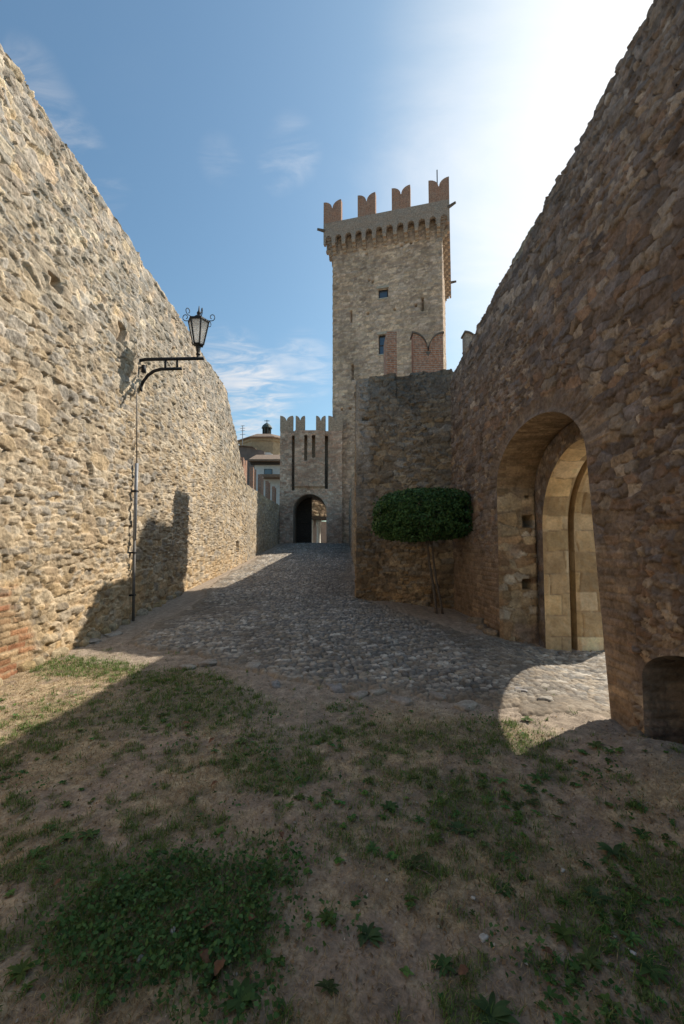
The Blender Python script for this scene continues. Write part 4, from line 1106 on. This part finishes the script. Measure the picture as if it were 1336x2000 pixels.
b = B()
b.lathe([(0.03, zb0), (0.028, zb0 + 0.05), (0.05, zb0 + 0.07), (0.03, zb0 + 0.10), (rb * 0.55, zbot - 0.03), (rb * 1.05, zbot - 0.004), (rb * 1.05, zbot + 0.012)], (cx_, 0, 0), 6)
b.lathe([(rt * 1.06, ztop_ - 0.012), (rt * 1.10, ztop_), (rt * 1.10, ztop_ + 0.03), (rt * 0.6, ztop_ + 0.07), (0.09, ztop_ + 0.10), (0.03, ztop_ + 0.15), (0.045, ztop_ + 0.19), (0.02, ztop_ + 0.23), (0.006, ztop_ + 0.33)], (cx_, 0, 0), 6)
for k in range(6):
    t = k * PI / 3
    b.tube([(cx_ + rb * math.cos(t), rb * math.sin(t), zbot), (cx_ + rt * math.cos(t), rt * math.sin(t), ztop_)], 0.016, 6)
lb = b.build('lantern_frame', M['iron'], lamp)
for k in range(6):
    t0, t1 = k * PI / 3, (k + 1) * PI / 3
    def pp(r, t, z): return Vector((cx_ + r * 0.97 * math.cos(t), r * 0.97 * math.sin(t), z))
    bm = bmesh.new()
    vs = [pp(rb, t0, zbot + 0.005), pp(rb, t1, zbot + 0.005), pp(rt, t1, ztop_ - 0.005), pp(rt, t0, ztop_ - 0.005)]
    n = (vs[1] - vs[0]).cross(vs[3] - vs[0]).normalized() * 0.005
    lo = [bm.verts.new(v - n) for v in vs]; hi = [bm.verts.new(v + n) for v in vs]
    bm.faces.new(lo[::-1]); bm.faces.new(hi)
    for i in range(4): bm.faces.new((lo[i], lo[(i + 1) % 4], hi[(i + 1) % 4], hi[i]))
    bb = B(); bb.bm.free(); bb.bm = bm; bb.build('glass_pane', M['milk'], lamp)
for k in range(6):
    t = k * PI / 3
    pts = []
    for s in np.linspace(0, 1, 14):
        ang = s * 1.9 * PI; rad = 0.062 * (1 - 0.55 * s)
        o_ = rt * 1.12 + 0.04 + rad * math.sin(ang) ; zz = ztop_ + 0.03 + 0.075 - rad * math.cos(ang) * 1.15
        pts.append((cx_ + o_ * math.cos(t), o_ * math.sin(t), zz))
    pts = [(cx_ + rt * 0.9 * math.cos(t), rt * 0.9 * math.sin(t), ztop_ + 0.035)] + pts
    B().tube(pts, 0.008, 6).build('scroll', M['iron'], lamp, True)

pc = empty('conduit_pipe', (-3.7, 7.97, TZ(-3.7, 8.0)))
tag(pc, 'thin dark cable pipe running down the sunlit wall below the lantern', 'pipe', kind='thing')
R1 = Vector(pc.location)
def qc(px, py, x=-3.72): p = P(px, py, X=x); return p - R1
xs_ = -3.70
top = P(267, 765, X=-3.80); mid0 = P(267, 905, X=xs_); mid1 = P(264, 1055, X=xs_)
yb = mid0.y
B().tube([top - R1, Vector((-3.72, yb, 3.9)) - R1, Vector((xs_, yb, mid0.z)) - R1], 0.010, 6).build('cable', M['dark_pipe'], pc, True)
B().tube([Vector((xs_, yb, mid0.z)) - R1, Vector((xs_, yb, mid1.z)) - R1], 0.030, 10).build('sleeve', M['zinc'], pc, True)
B().tube([Vector((xs_, yb, mid1.z)) - R1, Vector((xs_ + 0.02, yb, TZ(xs_, yb) - 0.02)) - R1], 0.024, 10).build('lower_pipe', M['dark_pipe'], pc, True)
for z in (0.75, 1.5, 2.6):
    B().box((xs_ - 0.14, yb - 0.05, z), (xs_ + 0.032, yb + 0.05, z + 0.03), Matrix.Translation(-R1)).build('clamp', M['iron'], pc)

# ------------------------------------------------------------------ clipped tree
def leaf_cloud(c, n, size, cols, up=0.3, aspect=1.8, dirs=None, seed=0):
    """diamond leaves at points c; returns verts, quads, colours"""
    r = np.random.default_rng(seed)
    d = r.normal(size=(n, 3)) if dirs is None else dirs + 0.7 * r.normal(size=(n, 3))
    d[:, 2] += up; d /= np.linalg.norm(d, axis=1)[:, None]
    t = r.normal(size=(n, 3)); t -= (t * d).sum(1)[:, None] * d; t /= np.linalg.norm(t, axis=1)[:, None]
    b = np.cross(d, t)
    s = size * (0.6 + 0.8 * r.random(n))[:, None]
    v = np.stack([c - t * s * aspect / 2, c + b * s * 0.5 + d * s * 0.12, c + t * s * aspect / 2, c - b * s * 0.5 + d * s * 0.12], 1)
    q = np.arange(4 * n).reshape(n, 4)
    col = np.repeat(cols[:, None], 4, 1)
    return v.reshape(-1, 3), q, col.reshape(-1, 3)

def build_tree():
    base = Vector((1.72, 8.55, TZ(1.72, 8.55) - 0.02))
    t = empty('clipped_tree', base)
    tag(t, 'clipped evergreen tree with flat oval crown on two thin stems', 'tree', kind='thing')
    c0 = P(829, 1006, Y=8.45); C = np.array(c0) - np.array(base)
    hw, hh, hd = 1.0, 0.50, 0.62
    r = np.random.default_rng(5)
    n = 26000
    d = r.normal(size=(n, 3)); d /= np.linalg.norm(d, axis=1)[:, None]
    sd = np.sign(d) * np.abs(d) ** 0.85
    sd = sd / ((np.abs(sd[:, :1]) ** 2.4 + np.abs(sd[:, 1:2]) ** 2.4) ** (3.4 / 2.4) + np.abs(sd[:, 2:]) ** 3.4) ** (1 / 3.4)
    k = 1 - 0.42 * r.random(n) ** 2.2
    az = np.arctan2(d[:, 1], d[:, 0]); lump = 0.07 * (fbm(az * 3 + 20, d[:, 2] * 4 + 9, 191, 3) - 0.5) * 2
    k = k * (1 + lump); k = np.where(r.random(n) < 0.03, k + 0.10 * r.random(n), k)
    p = sd * k[:, None] * np.array([hw, hd, hh])
    p[:, 2] += 0.07 * p[:, 0] * 0.6 - 0.05 * (p[:, 0] / hw) ** 2 * (p[:, 2] > 0)
    clump = fbm(p[:, 0] * 7 + 3 * p[:, 1], p[:, 2] * 7 + 2 * p[:, 1], 192, 3)
    keep = (clump > 0.34) | (k < 0.8)
    p = p[keep]; d = d[keep]; clump = clump[keep]; n = len(p)
    base_c = np.array([[0.062, 0.13, 0.042]]) * (0.6 + 1.0 * r.random(n))[:, None]
    hi = (r.random(n) < 0.16)[:, None]
    cols = np.where(hi, np.array([[0.10, 0.18, 0.05]]), base_c) * (0.75 + 0.6 * clump)[:, None]
    v, q_, c = leaf_cloud(p + C, n, 0.030, cols, 0.35, 1.7, d, 6)
    mesh_from('crown', v, q_, c, M['leaf'], t, smooth=False)
    cb = Vector(C)
    def stem(name, x0, x1, r0, off):
        pts = []
        for s in np.linspace(0, 1, 12):
            x = x0 + (x1 - x0) * s + 0.02 * math.sin(s * 7 + off); y = 0.04 * math.sin(s * 5 + off * 2)
            pts.append((x, y, s * (cb.z - 0.1)))
        o = B().tube(pts, [r0 * (1 - 0.35 * s) for s in np.linspace(0, 1, 12)], 8).build(name, M['bark'], t, True)
        for k in range(6):
            a = Vector(pts[8 + k % 4]); e = cb + Vector((random.uniform(-0.6, 0.6), random.uniform(-0.35, 0.35), random.uniform(-0.15, 0.2)))
            m_ = a.lerp(e, 0.5) + Vector((0, 0, 0.08))
            B().tube([a, m_, e], [r0 * 0.5, r0 * 0.4, r0 * 0.15], 6).build('limb', M['bark'], o, True)
    stem('trunk', P(852, 1185, Y=8.55).x - base.x, cb.x + 0.03, 0.032, 0.3)
    stem('trunk', P(862, 1187, Y=8.55).x - base.x, cb.x + 0.10, 0.026, 1.7)
build_tree()

# ------------------------------------------------------------------ grass and weeds
def blades(x, y, L, wdt, lean, cols, seed, segs=2):
    r = np.random.default_rng(seed); n = len(x)
    z = tz(x, y) + 0.022 * (fbm(x * 9, y * 9, 41, 4) - 0.5) + 0.016 * (fbm(x * 35, y * 35, 42, 2) - 0.5)
    a = r.random(n) * 2 * PI; b = a + PI / 2 + 0.4 * r.normal(size=n)
    dx, dy = np.cos(a), np.sin(a); wx_, wy_ = np.cos(b) * wdt / 2, np.sin(b) * wdt / 2
    base = np.stack([x, y, z - 0.004], 1); side = np.stack([wx_, wy_, 0 * x], 1)
    mid = base + np.stack([dx * L * lean * 0.35, dy * L * lean * 0.35, L * np.sqrt(np.maximum(1 - lean ** 2, 0.02)) * 0.6], 1)
    tip = base + np.stack([dx * L * lean, dy * L * lean, L * np.sqrt(np.maximum(1 - lean ** 2, 0.02)) * 0.85], 1)
    v = np.stack([base - side, base + side, mid + side * 0.8, mid - side * 0.8, tip + side * 0.12, tip - side * 0.12], 1)
    i = np.arange(n)[:, None] * 6
    q_ = np.concatenate([i + np.array([[0, 1, 2, 3]]), i + np.array([[3, 2, 4, 5]])], 0)
    return v.reshape(-1, 3), q_, np.repeat(cols[:, None], 6, 1).reshape(-1, 3)

def scatter(n, seed, dens_fn, x0=-3.9, x1=3.0, y0=1.0, y1=6.4):
    r = np.random.default_rng(seed)
    # more samples nearer the camera
    y = y0 + (y1 - y0) * r.random(n) ** 1.25; hw = np.minimum(0.86 * y + 0.35, 3.75)
    x = (r.random(n) * 2 - 1) * hw
    k = (r.random(n) < dens_fn(x, y)) & (x > -3.66) & (x < 2.36) & (x > x0) & (x < x1)
    return x[k], y[k], r

def build_grass():
    # dry straw
    x, y, r = scatter(210000, 201, lambda x, y: lawn(x, y) * (0.30 + 0.70 * sst(0.3, 0.62, fbm(x * 2.2, y * 2.2, 43, 4))))
    n = len(x); t = r.random(n)[:, None]
    c = (np.array([[0.50, 0.38, 0.22]]) * t + np.array([[0.29, 0.20, 0.115]]) * (1 - t)) * (0.7 + 0.6 * r.random(n))[:, None]
    L = 0.016 + 0.030 * r.random(n) ** 1.5; A = blades(x, y, L, 0.0019 + 0.0005 * y, 0.62 + 0.37 * r.random(n), c, 202)
    # green grass, single blades and tufts
    x, y, r = scatter(190000, 203, lambda x, y: (green(x, y) ** 1.2) * np.clip(lawn(x, y) * 1.1, 0, 1) * 0.85 + 0.008)
    tx, ty, r2 = scatter(9000, 205, lambda x, y: np.clip(green(x, y) * 1.1, 0, 1) * (lawn(x, y) > 0.35) + 0.02)
    m = 14; ts = 0.5 + r2.random(len(tx)); sp = np.repeat(ts, m)
    x = np.concatenate([x, np.repeat(tx, m) + 0.016 * sp * r2.normal(size=len(tx) * m)]); y = np.concatenate([y, np.repeat(ty, m) + 0.016 * sp * r2.normal(size=len(tx) * m)])
    n = len(x); sc = np.concatenate([np.full(n - len(sp), 0.8), 0.7 + 0.6 * sp]); t = r.random(n)[:, None]
    c = (np.array([[0.12, 0.23, 0.05]]) * t + np.array([[0.22, 0.28, 0.09]]) * (1 - t)) * (0.6 + 0.7 * r.random(n))[:, None]
    L = (0.018 + 0.030 * r.random(n)) * sc; Bq = blades(x, y, L, 0.0024 + 0.0006 * y, 0.3 + 0.65 * r.random(n), c, 204)
    o = mesh_from('lawn_grass', *join([A, Bq]), M['grass'], None, smooth=False)
    tag(o, 'short lawn grass, mostly dry straw with scattered green tufts', 'grass', kind='stuff')
    # crumbs of soil, bits of dead leaf and grit
    x, y, r = scatter(9000, 207, lambda x, y: 0.5 + 0 * x)
    n = len(x); t = r.random(n)[:, None]
    c = np.where(t < 0.5, np.array([[0.20, 0.145, 0.095]]), np.where(t < 0.85, np.array([[0.40, 0.27, 0.16]]), np.array([[0.50, 0.46, 0.40]]))) * (0.6 + 0.8 * r.random(n))[:, None]
    z = tz(x, y) + 0.022 * (fbm(x * 9, y * 9, 41, 4) - 0.5) + 0.016 * (fbm(x * 35, y * 35, 42, 2) - 0.5) + 0.005
    v, q_, cc = leaf_cloud(np.stack([x, y, z], 1), n, 0.011, c, 1.6, 1.5, None, 208)
    o = mesh_from('leaf_litter', v, q_, cc, M['grass'], None, smooth=False)
    tag(o, 'crumbs of soil and bits of dead leaf strewn over the lawn', 'litter', kind='stuff')
    # dense small-leaved ground cover
    def patch(x, y):
        nn = fbm(x * 5, y * 5, 211, 3) - 0.5
        a = 0.0
        for cx, cy, rx, ry, k in ((-0.78, 2.0, 0.52, 0.36, 1.0), (-0.40, 2.25, 0.30, 0.20, 0.55), (-0.42, 1.62, 0.25, 0.15, 0.4), (-0.30, 3.0, 0.2, 0.15, 0.25)):
            a = np.maximum(a, k * sst(1.2, 0.5, ((x - cx) / rx) ** 2 + ((y - cy) / ry) ** 2 + 1.3 * nn))
        sp = sst(0.60, 0.70, fbm(x * 3.1 + 8, y * 3.1, 212, 4)) * 0.22 * (y < 4.3)
        return np.clip(np.maximum(a, sp) * (lawn(x, y) > 0.3), 0, 1)
    x, y, r = scatter(120000, 213, lambda x, y: patch(x, y) * 0.7, y1=4.6)
    n = len(x); z = tz(x, y) + 0.012 + 0.055 * r.random(n) ** 1.3
    t = r.random(n)[:, None]
    c = (np.array([[0.06, 0.145, 0.046]]) * t + np.array([[0.125, 0.235, 0.07]]) * (1 - t)) * (0.6 + 0.7 * r.random(n))[:, None]
    v, q_, cc = leaf_cloud(np.stack([x, y, z], 1), n, 0.0155, c, 1.4, 1.3, None, 214)
    o = mesh_from('clover_cover', v, q_, cc, M['grass'], None, smooth=False)
    tag(o, 'dark green clover and low weeds matted over the dry lawn', 'ground cover', kind='stuff')
build_grass()

# broad-leaved weeds, each a rosette of its own
def weed_mesh(seed, n, L, wd, col):
    r = random.Random(seed); V, Q, C = [], [], []
    for k in range(n):
        a = 2 * PI * k / n + r.uniform(-0.3, 0.3); l = L * r.uniform(0.6, 1.1); rise = r.uniform(0.15, 0.75); w = wd * r.uniform(0.7, 1.2)
        ca, sa = math.cos(a), math.sin(a); o = len(V)
        sh = r.uniform(0.65, 1.35)
        for j in range(6):
            s = j / 5; ww = w * math.sin(PI * min(s * 0.85 + 0.12, 1)) * (1 if j < 5 else 0.15)
            z = l * (rise * s - 0.75 * rise * s * s) + 0.006; rad = l * s * (1 - 0.12 * rise)
            for sgn in (-1, 0, 1):
                V.append((rad * ca - sgn * ww * sa, rad * sa + sgn * ww * ca, z + (0.22 * ww if sgn else 0)))
                C.append([c * sh * (0.85 if sgn == 0 else 1) for c in col])
        for j in range(5):
            for s2 in (0, 1):
                b0 = o + j * 3 + s2; Q.append((b0, b0 + 1, b0 + 4, b0 + 3))
    return np.array(V), np.array(Q), np.array(C)
def wild_rosettes():
    r = random.Random(77); parts = []
    kinds = [weed_mesh(30 + k, r.choice((6, 8, 10, 13)), r.uniform(0.03, 0.075), r.uniform(0.005, 0.013), (0.10 * r.uniform(0.7, 1.4), 0.19 * r.uniform(0.85, 1.25), 0.055 * r.uniform(0.7, 1.3))) for k in range(14)]
    x, y, q = scatter(2600, 221, lambda x, y: np.clip(0.10 + 0.9 * sst(0.50, 0.62, fbm(x * 2.6 + 4, y * 2.6, 222, 4)), 0, 1) * (lawn(x, y) > 0.45) * (0.55 + 0.45 * sst(-0.5, 0.4, x)), y1=4.6)
    zz = tz(x, y) + 0.022 * (fbm(x * 9, y * 9, 41, 4) - 0.5)
    for a, b, z in zip(x, y, zz):
        v, f, c = r.choice(kinds); an = r.uniform(0, 6.3); k = r.uniform(0.45, 1.15)
        tx, ty = r.uniform(-0.3, 0.3), r.uniform(-0.3, 0.3)
        w = v * np.array([k, k * r.uniform(0.6, 1), k]); w = np.stack([w[:, 0] * math.cos(an) - w[:, 1] * math.sin(an), w[:, 0] * math.sin(an) + w[:, 1] * math.cos(an), w[:, 2]], 1)
        w[:, 2] += tx * w[:, 0] * 0.3 + ty * w[:, 1] * 0.3
        parts.append((w + np.array([a, b, z]), f, c * r.uniform(0.6, 1.3)))
    o = mesh_from('wild_weeds', *join(parts), M['grass'], None, smooth=True)
    tag(o, 'little broad leaved weeds sprinkled through the dry lawn', 'weeds', kind='stuff')
wild_rosettes()
weed_spots = [(895, 1625, 0), (718, 1832, 0), (866, 1892, 1), (1036, 1545, 1), (720, 1527, 2), (1200, 1672, 0), (985, 1745, 1), (1100, 1830, 2), (520, 1700, 2), (240, 1755, 1), (40, 1905, 2), (850, 1640, 2), (760, 1580, 1),
              (1165, 1760, 0), (640, 1800, 2), (1270, 1900, 1), (960, 1990, 0), (470, 1960, 1), (585, 1560, 2), (170, 1635, 1), (1030, 1405, 2), (1240, 1570, 2)]
protos = [weed_mesh(1, 11, 0.085, 0.014, (0.085, 0.15, 0.055)), weed_mesh(2, 14, 0.065, 0.011, (0.07, 0.135, 0.04)), weed_mesh(3, 18, 0.055, 0.007, (0.10, 0.155, 0.035))]
wm = []
for px, py, k in weed_spots:
    kk = EYE * F / (py - HZ); x = (px - CX) / F * kk; y = kk
    p = P(px, py, Y=kk); s = (EYE - TZ(p.x, kk)) / (EYE - p.z); x, y = p.x * s, kk * s
    if len(wm) <= 2 or True:
        v, q_, c = protos[k]
    first = next((w for w in wm if w[1] == k), None)
    if first is None:
        o = mesh_from('rosette_weed', v, q_, c, M['grass'], None, smooth=True)
    else:
        o = first[0].copy(); COL.objects.link(o)
    wm.append((o, k))
    o.location = (x, y, TZ(x, y)); o.rotation_euler = (0, 0, random.uniform(0, 6)); sc = random.uniform(0.8, 1.25); o.scale = (sc, sc, sc)
    tag(o, ('broad leaved green weed rosette growing in the shaded dry lawn', 'many leaved green weed rosette growing in the shaded dry lawn', 'narrow leaved green weed tuft growing in the shaded dry lawn')[k], 'weed', 'weeds growing in the lawn', 'thing')

# fallen leaves
def leaf_obj(px, py, L, rz, label, mat):
    kk = EYE * F / (py - HZ); p = P(px, py, Y=kk); s = (EYE - TZ(p.x, kk)) / (EYE - p.z); x, y = p.x * s, kk * s
    bm = bmesh.new(); rows = []
    for j in range(9):
        t = j / 8; w = L * 0.34 * math.sin(PI * min(0.06 + t * 0.94, 1)) * (1 + 0.18 * math.sin(t * 19))
        z = 0.012 + 0.25 * L * math.sin(t * 2.6)
        rows.append([bm.verts.new((L * (t - 0.5), sg * w, z + 0.25 * abs(sg) * w)) for sg in (-1, 0, 1)])
    for j in range(8):
        for k in (0, 1): bm.faces.new((rows[j][k], rows[j][k + 1], rows[j + 1][k + 1], rows[j + 1][k]))
    st = [bm.verts.new((L * (-0.5 - 0.3), e, 0.012)) for e in (-0.0015, 0.0015)]
    bm.faces.new((st[0], st[1], rows[0][2], rows[0][0]))
    bmesh.ops.solidify(bm, geom=bm.faces[:], thickness=0.0012)
    bb = B(); bb.bm.free(); bb.bm = bm
    o = bb.build('fallen_leaf', mat, None, True); o.location = (x, y, TZ(x, y) + 0.014); o.rotation_euler = (random.uniform(-0.3, 0.3), random.uniform(-0.2, 0.2), rz)
    tag(o, label, 'leaf', 'fallen leaves on the lawn', 'thing')
for px, py, L, rz in ((408, 1827, 0.055, 0.5), (395, 1887, 0.06, 2.2), (432, 1905, 0.06, 1.1), (375, 1795, 0.045, 1.4), (362, 1420, 0.07, 0.2), (415, 1453, 0.06, 0.9), (905, 1912, 0.045, 0.3), (1072, 1880, 0.05, 2.6), (114, 1735, 0.035, 1.0), (420, 1540, 0.05, 0.4), (548, 1642, 0.045, 2.0), (490, 1808, 0.045, 0.1)):
    leaf_obj(px, py, L, rz, 'dry orange brown leaf lying on the lawn', M['dead_leaf'])

# flat stones set along the front edge of the cobbles
fs = [(415, 1292, 0.24), (372, 1300, 0.15), (500, 1296, 0.2), (575, 1318, 0.17), (655, 1335, 0.2), (735, 1346, 0.13), (850, 1352, 0.2), (905, 1372, 0.2), (780, 1362, 0.18), (700, 1350, 0.16), (1005, 1345, 0.14), (230, 1238, 0.22), (180, 1252, 0.25), (300, 1245, 0.2), (1055, 1362, 0.12), (540, 1330, 0.13)]
for k, (px, py, s) in enumerate(fs):
    kk = 1.71 / ((py - HZ) / F + 0.055); x = (px - CX) / F * kk
    o = rock('flat_stone', (x, kk, TZ(x, kk) + 0.004), s * 0.62, s * 0.40, 0.030, 300 + k, random.choice([(0.33, 0.29, 0.25), (0.29, 0.27, 0.26), (0.38, 0.34, 0.29)]), M['cobble'])
    tag(o, 'flat pale stone bedded in the earth along the front edge of the cobbles', 'stone', 'flat stones edging the cobbled lane', 'thing')

# a dead twig on the lawn
def ray_ground(px, py):
    kk = EYE * F / (py - HZ); p = P(px, py, Y=kk); s = (EYE - TZ(p.x, kk)) / (EYE - p.z); return Vector((p.x * s, kk * s, TZ(p.x * s, kk * s)))
tws = [ray_ground(*p) + Vector((0, 0, 0.02)) for p in ((812, 1703), (832, 1712), (848, 1722), (857, 1735), (855, 1748), (846, 1757))]
o = B().tube(tws, [0.003, 0.0028, 0.0025, 0.0022, 0.002, 0.001], 6).build('twig', M['bark'], None, True)
tag(o, 'thin curved dry twig lying on the lawn', 'twig', kind='thing')
for px, py, s in ((1100, 1703, 0.010), (945, 1836, 0.018), (755, 1722, 0.008), (924, 1757, 0.010), (1236, 1866, 0.012), (338, 1820, 0.014), (273, 1876, 0.014)):
    g = ray_ground(px, py)
    o = rock('pebble', (g.x, g.y, g.z + 0.006), s, s * 0.7, s * 0.5, 400 + px, (0.55, 0.53, 0.5), M['cobble'], n=8)
    tag(o, 'small whitish pebble lying on the lawn', 'pebble', 'white pebbles on the lawn', 'thing')

# ------------------------------------------------------------------ sky, sun, camera
wd = bpy.data.worlds.new('World'); scene.world = wd; wd.use_nodes = True
nt = wd.node_tree; N, L = nt.nodes.new, nt.links.new
bg = nt.nodes['Background']
sky = N('ShaderNodeTexSky'); sky.sky_type = 'NISHITA'; sky.sun_disc = False; sky.sun_elevation = SUN_EL; sky.sun_rotation = SUN_AZ
sky.air_density = 1.15; sky.dust_density = 1.6; sky.ozone_density = 1.0
SKY = 0.13
tc = N('ShaderNodeTexCoord'); nm = N('ShaderNodeVectorMath'); nm.operation = 'NORMALIZE'; L(tc.outputs['Generated'], nm.inputs[0])
sp_ = N('ShaderNodeSeparateXYZ'); L(nm.outputs[0], sp_.inputs[0])
zz = N('ShaderNodeMath'); zz.operation = 'ADD'; L(sp_.outputs[2], zz.inputs[0]); zz.inputs[1].default_value = 0.22
zm = N('ShaderNodeMath'); zm.operation = 'MAXIMUM'; L(zz.outputs[0], zm.inputs[0]); zm.inputs[1].default_value = 0.05
dx = N('ShaderNodeMath'); dx.operation = 'DIVIDE'; L(sp_.outputs[0], dx.inputs[0]); L(zm.outputs[0], dx.inputs[1])
dy = N('ShaderNodeMath'); dy.operation = 'DIVIDE'; L(sp_.outputs[1], dy.inputs[0]); L(zm.outputs[0], dy.inputs[1])
cb_ = N('ShaderNodeCombineXYZ'); L(dx.outputs[0], cb_.inputs[0]); L(dy.outputs[0], cb_.inputs[1])
mp = N('ShaderNodeMapping'); mp.inputs['Rotation'].default_value = (0, 0, 0.9); mp.inputs['Scale'].default_value = (1.0, 2.6, 1); mp.inputs['Location'].default_value = (0.4, 1.3, 0); L(cb_.outputs[0], mp.inputs[0])
n1 = N('ShaderNodeTexNoise'); n1.inputs['Scale'].default_value = 1.3; n1.inputs['Detail'].default_value = 9; n1.inputs['Roughness'].default_value = 0.62; n1.inputs['Distortion'].default_value = 0.4; L(mp.outputs[0], n1.inputs['Vector'])
n2 = N('ShaderNodeTexNoise'); n2.inputs['Scale'].default_value = 0.9; n2.inputs['Detail'].default_value = 4; L(cb_.outputs[0], n2.inputs['Vector'])
m1 = N('ShaderNodeMapRange'); m1.interpolation_type = 'SMOOTHSTEP'; m1.inputs[1].default_value = 0.47; m1.inputs[2].default_value = 0.74; m1.inputs[4].default_value = 0.6; L(n1.outputs['Fac'], m1.inputs[0])
m2 = N('ShaderNodeMapRange'); m2.interpolation_type = 'SMOOTHSTEP'; m2.inputs[1].default_value = 0.42; m2.inputs[2].default_value = 0.62; L(n2.outputs['Fac'], m2.inputs[0])
wsp = N('ShaderNodeMath'); wsp.operation = 'MULTIPLY'; L(m1.outputs[0], wsp.inputs[0]); L(m2.outputs[0], wsp.inputs[1])
dt = N('ShaderNodeVectorMath'); dt.operation = 'DOT_PRODUCT'; L(nm.outputs[0], dt.inputs[0]); dt.inputs[1].default_value = (math.sin(math.radians(43)) * math.cos(math.radians(34)), math.cos(math.radians(43)) * math.cos(math.radians(34)), math.sin(math.radians(34)))
# thin cloud veil round the sun
dn = N('ShaderNodeMath'); dn.operation = 'MULTIPLY_ADD'; L(n1.outputs['Fac'], dn.inputs[0]); dn.inputs[1].default_value = 0.11; L(dt.outputs['Value'], dn.inputs[2])
m3 = N('ShaderNodeMapRange'); m3.interpolation_type = 'SMOOTHSTEP'; m3.inputs[1].default_value = 0.885; m3.inputs[2].default_value = 1.08; L(dn.outputs[0], m3.inputs[0])
# a few wisps of cirrus where they hang in the sky
acc = None
for px, py, rad, amt in ((55, 165, 3.5, 0.32), (85, 215, 3.5, 0.36), (120, 265, 3.5, 0.36), (155, 310, 3.2, 0.36), (195, 350, 3.0, 0.34), (570, 295, 3.4, 0.26), (545, 330, 2.6, 0.2), (432, 315, 2.6, 0.12), (450, 730, 6.0, 0.8), (500, 760, 6.0, 0.9), (470, 810, 5.5, 0.9), (590, 720, 5.0, 0.5)):
    v = (P(px, py, Y=10.0) - Vector((0, 0, EYE))).normalized()
    dd = N('ShaderNodeVectorMath'); dd.operation = 'DOT_PRODUCT'; L(nm.outputs[0], dd.inputs[0]); dd.inputs[1].default_value = v
    mm = N('ShaderNodeMapRange'); mm.interpolation_type = 'SMOOTHSTEP'; mm.inputs[1].default_value = math.cos(math.radians(rad)); mm.inputs[2].default_value = 1.0; mm.inputs[4].default_value = amt; L(dd.outputs['Value'], mm.inputs[0])
    if acc is None: acc = mm.outputs[0]
    else:
        mxm = N('ShaderNodeMath'); mxm.operation = 'MAXIMUM'; L(acc, mxm.inputs[0]); L(mm.outputs[0], mxm.inputs[1]); acc = mxm.outputs[0]
n4 = N('ShaderNodeTexNoise'); n4.inputs['Scale'].default_value = 5.5; n4.inputs['Detail'].default_value = 9; n4.inputs['Roughness'].default_value = 0.6; n4.inputs['Distortion'].default_value = 0.8; L(mp.outputs[0], n4.inputs['Vector'])
m5 = N('ShaderNodeMapRange'); m5.interpolation_type = 'SMOOTHSTEP'; m5.inputs[1].default_value = 0.36; m5.inputs[2].default_value = 0.72; L(n4.outputs['Fac'], m5.inputs[0])
pw = N('ShaderNodeMath'); pw.operation = 'MULTIPLY'; L(acc, pw.inputs[0]); L(m5.outputs[0], pw.inputs[1])
w2 = N('ShaderNodeMath'); w2.operation = 'MULTIPLY_ADD'; L(wsp.outputs[0], w2.inputs[0]); w2.inputs[1].default_value = 0.12; L(pw.outputs[0], w2.inputs[2])
ad = N('ShaderNodeMath'); ad.operation = 'ADD'; ad.use_clamp = True; L(w2.outputs[0], ad.inputs[0]); L(m3.outputs[0], ad.inputs[1])
cr = N('ShaderNodeMapRange'); cr.inputs[1].default_value = 0.4; cr.inputs[2].default_value = 1.0; cr.inputs[3].default_value = 4.6; cr.inputs[4].default_value = 7.6; L(dt.outputs['Value'], cr.inputs[0])
cc_ = N('ShaderNodeVectorMath'); cc_.operation = 'SCALE'; cc_.inputs[0].default_value = (1.0, 1.0, 1.02); L(cr.outputs[0], cc_.inputs['Scale'])
mx = N('ShaderNodeMix'); mx.data_type = 'RGBA'; L(ad.outputs[0], mx.inputs[0]); tint = N('ShaderNodeVectorMath'); tint.operation = 'MULTIPLY'; tint.inputs[1].default_value = (0.80, 1.02, 1.04); L(sky.outputs[0], tint.inputs[0])
L(tint.outputs[0], mx.inputs[6]); L(cc_.outputs[0], mx.inputs[7])
L(mx.outputs[2], bg.inputs['Color']); bg.inputs['Strength'].default_value = SKY

sl = bpy.data.lights.new('Sun', 'SUN'); sl.energy = 4.7; sl.angle = math.radians(0.53); sl.color = (1.0, 0.925, 0.80)
so = bpy.data.objects.new('Sun', sl); COL.objects.link(so)
so.rotation_euler = (-SUN).to_track_quat('-Z', 'Y').to_euler(); so.location = SUN * 60

cam = bpy.data.cameras.new('Camera'); co = bpy.data.objects.new('Camera', cam); COL.objects.link(co)
cam.sensor_fit = 'VERTICAL'; cam.sensor_height = 36.0; cam.lens = F / 2000 * 36.0
cam.shift_y = -(1000 - PY0) / 2000.0
cam.clip_start = 0.05; cam.clip_end = 3000
co.location = (0, 0, EYE); co.rotation_euler = (PI / 2 + TILT, 0, 0)
scene.camera = co
vs = scene.view_settings; vs.view_transform = 'Standard'; vs.look = 'None'; vs.exposure = 0.2; vs.gamma = 1.0
scene.cycles.max_bounces = 8; scene.cycles.diffuse_bounces = 5
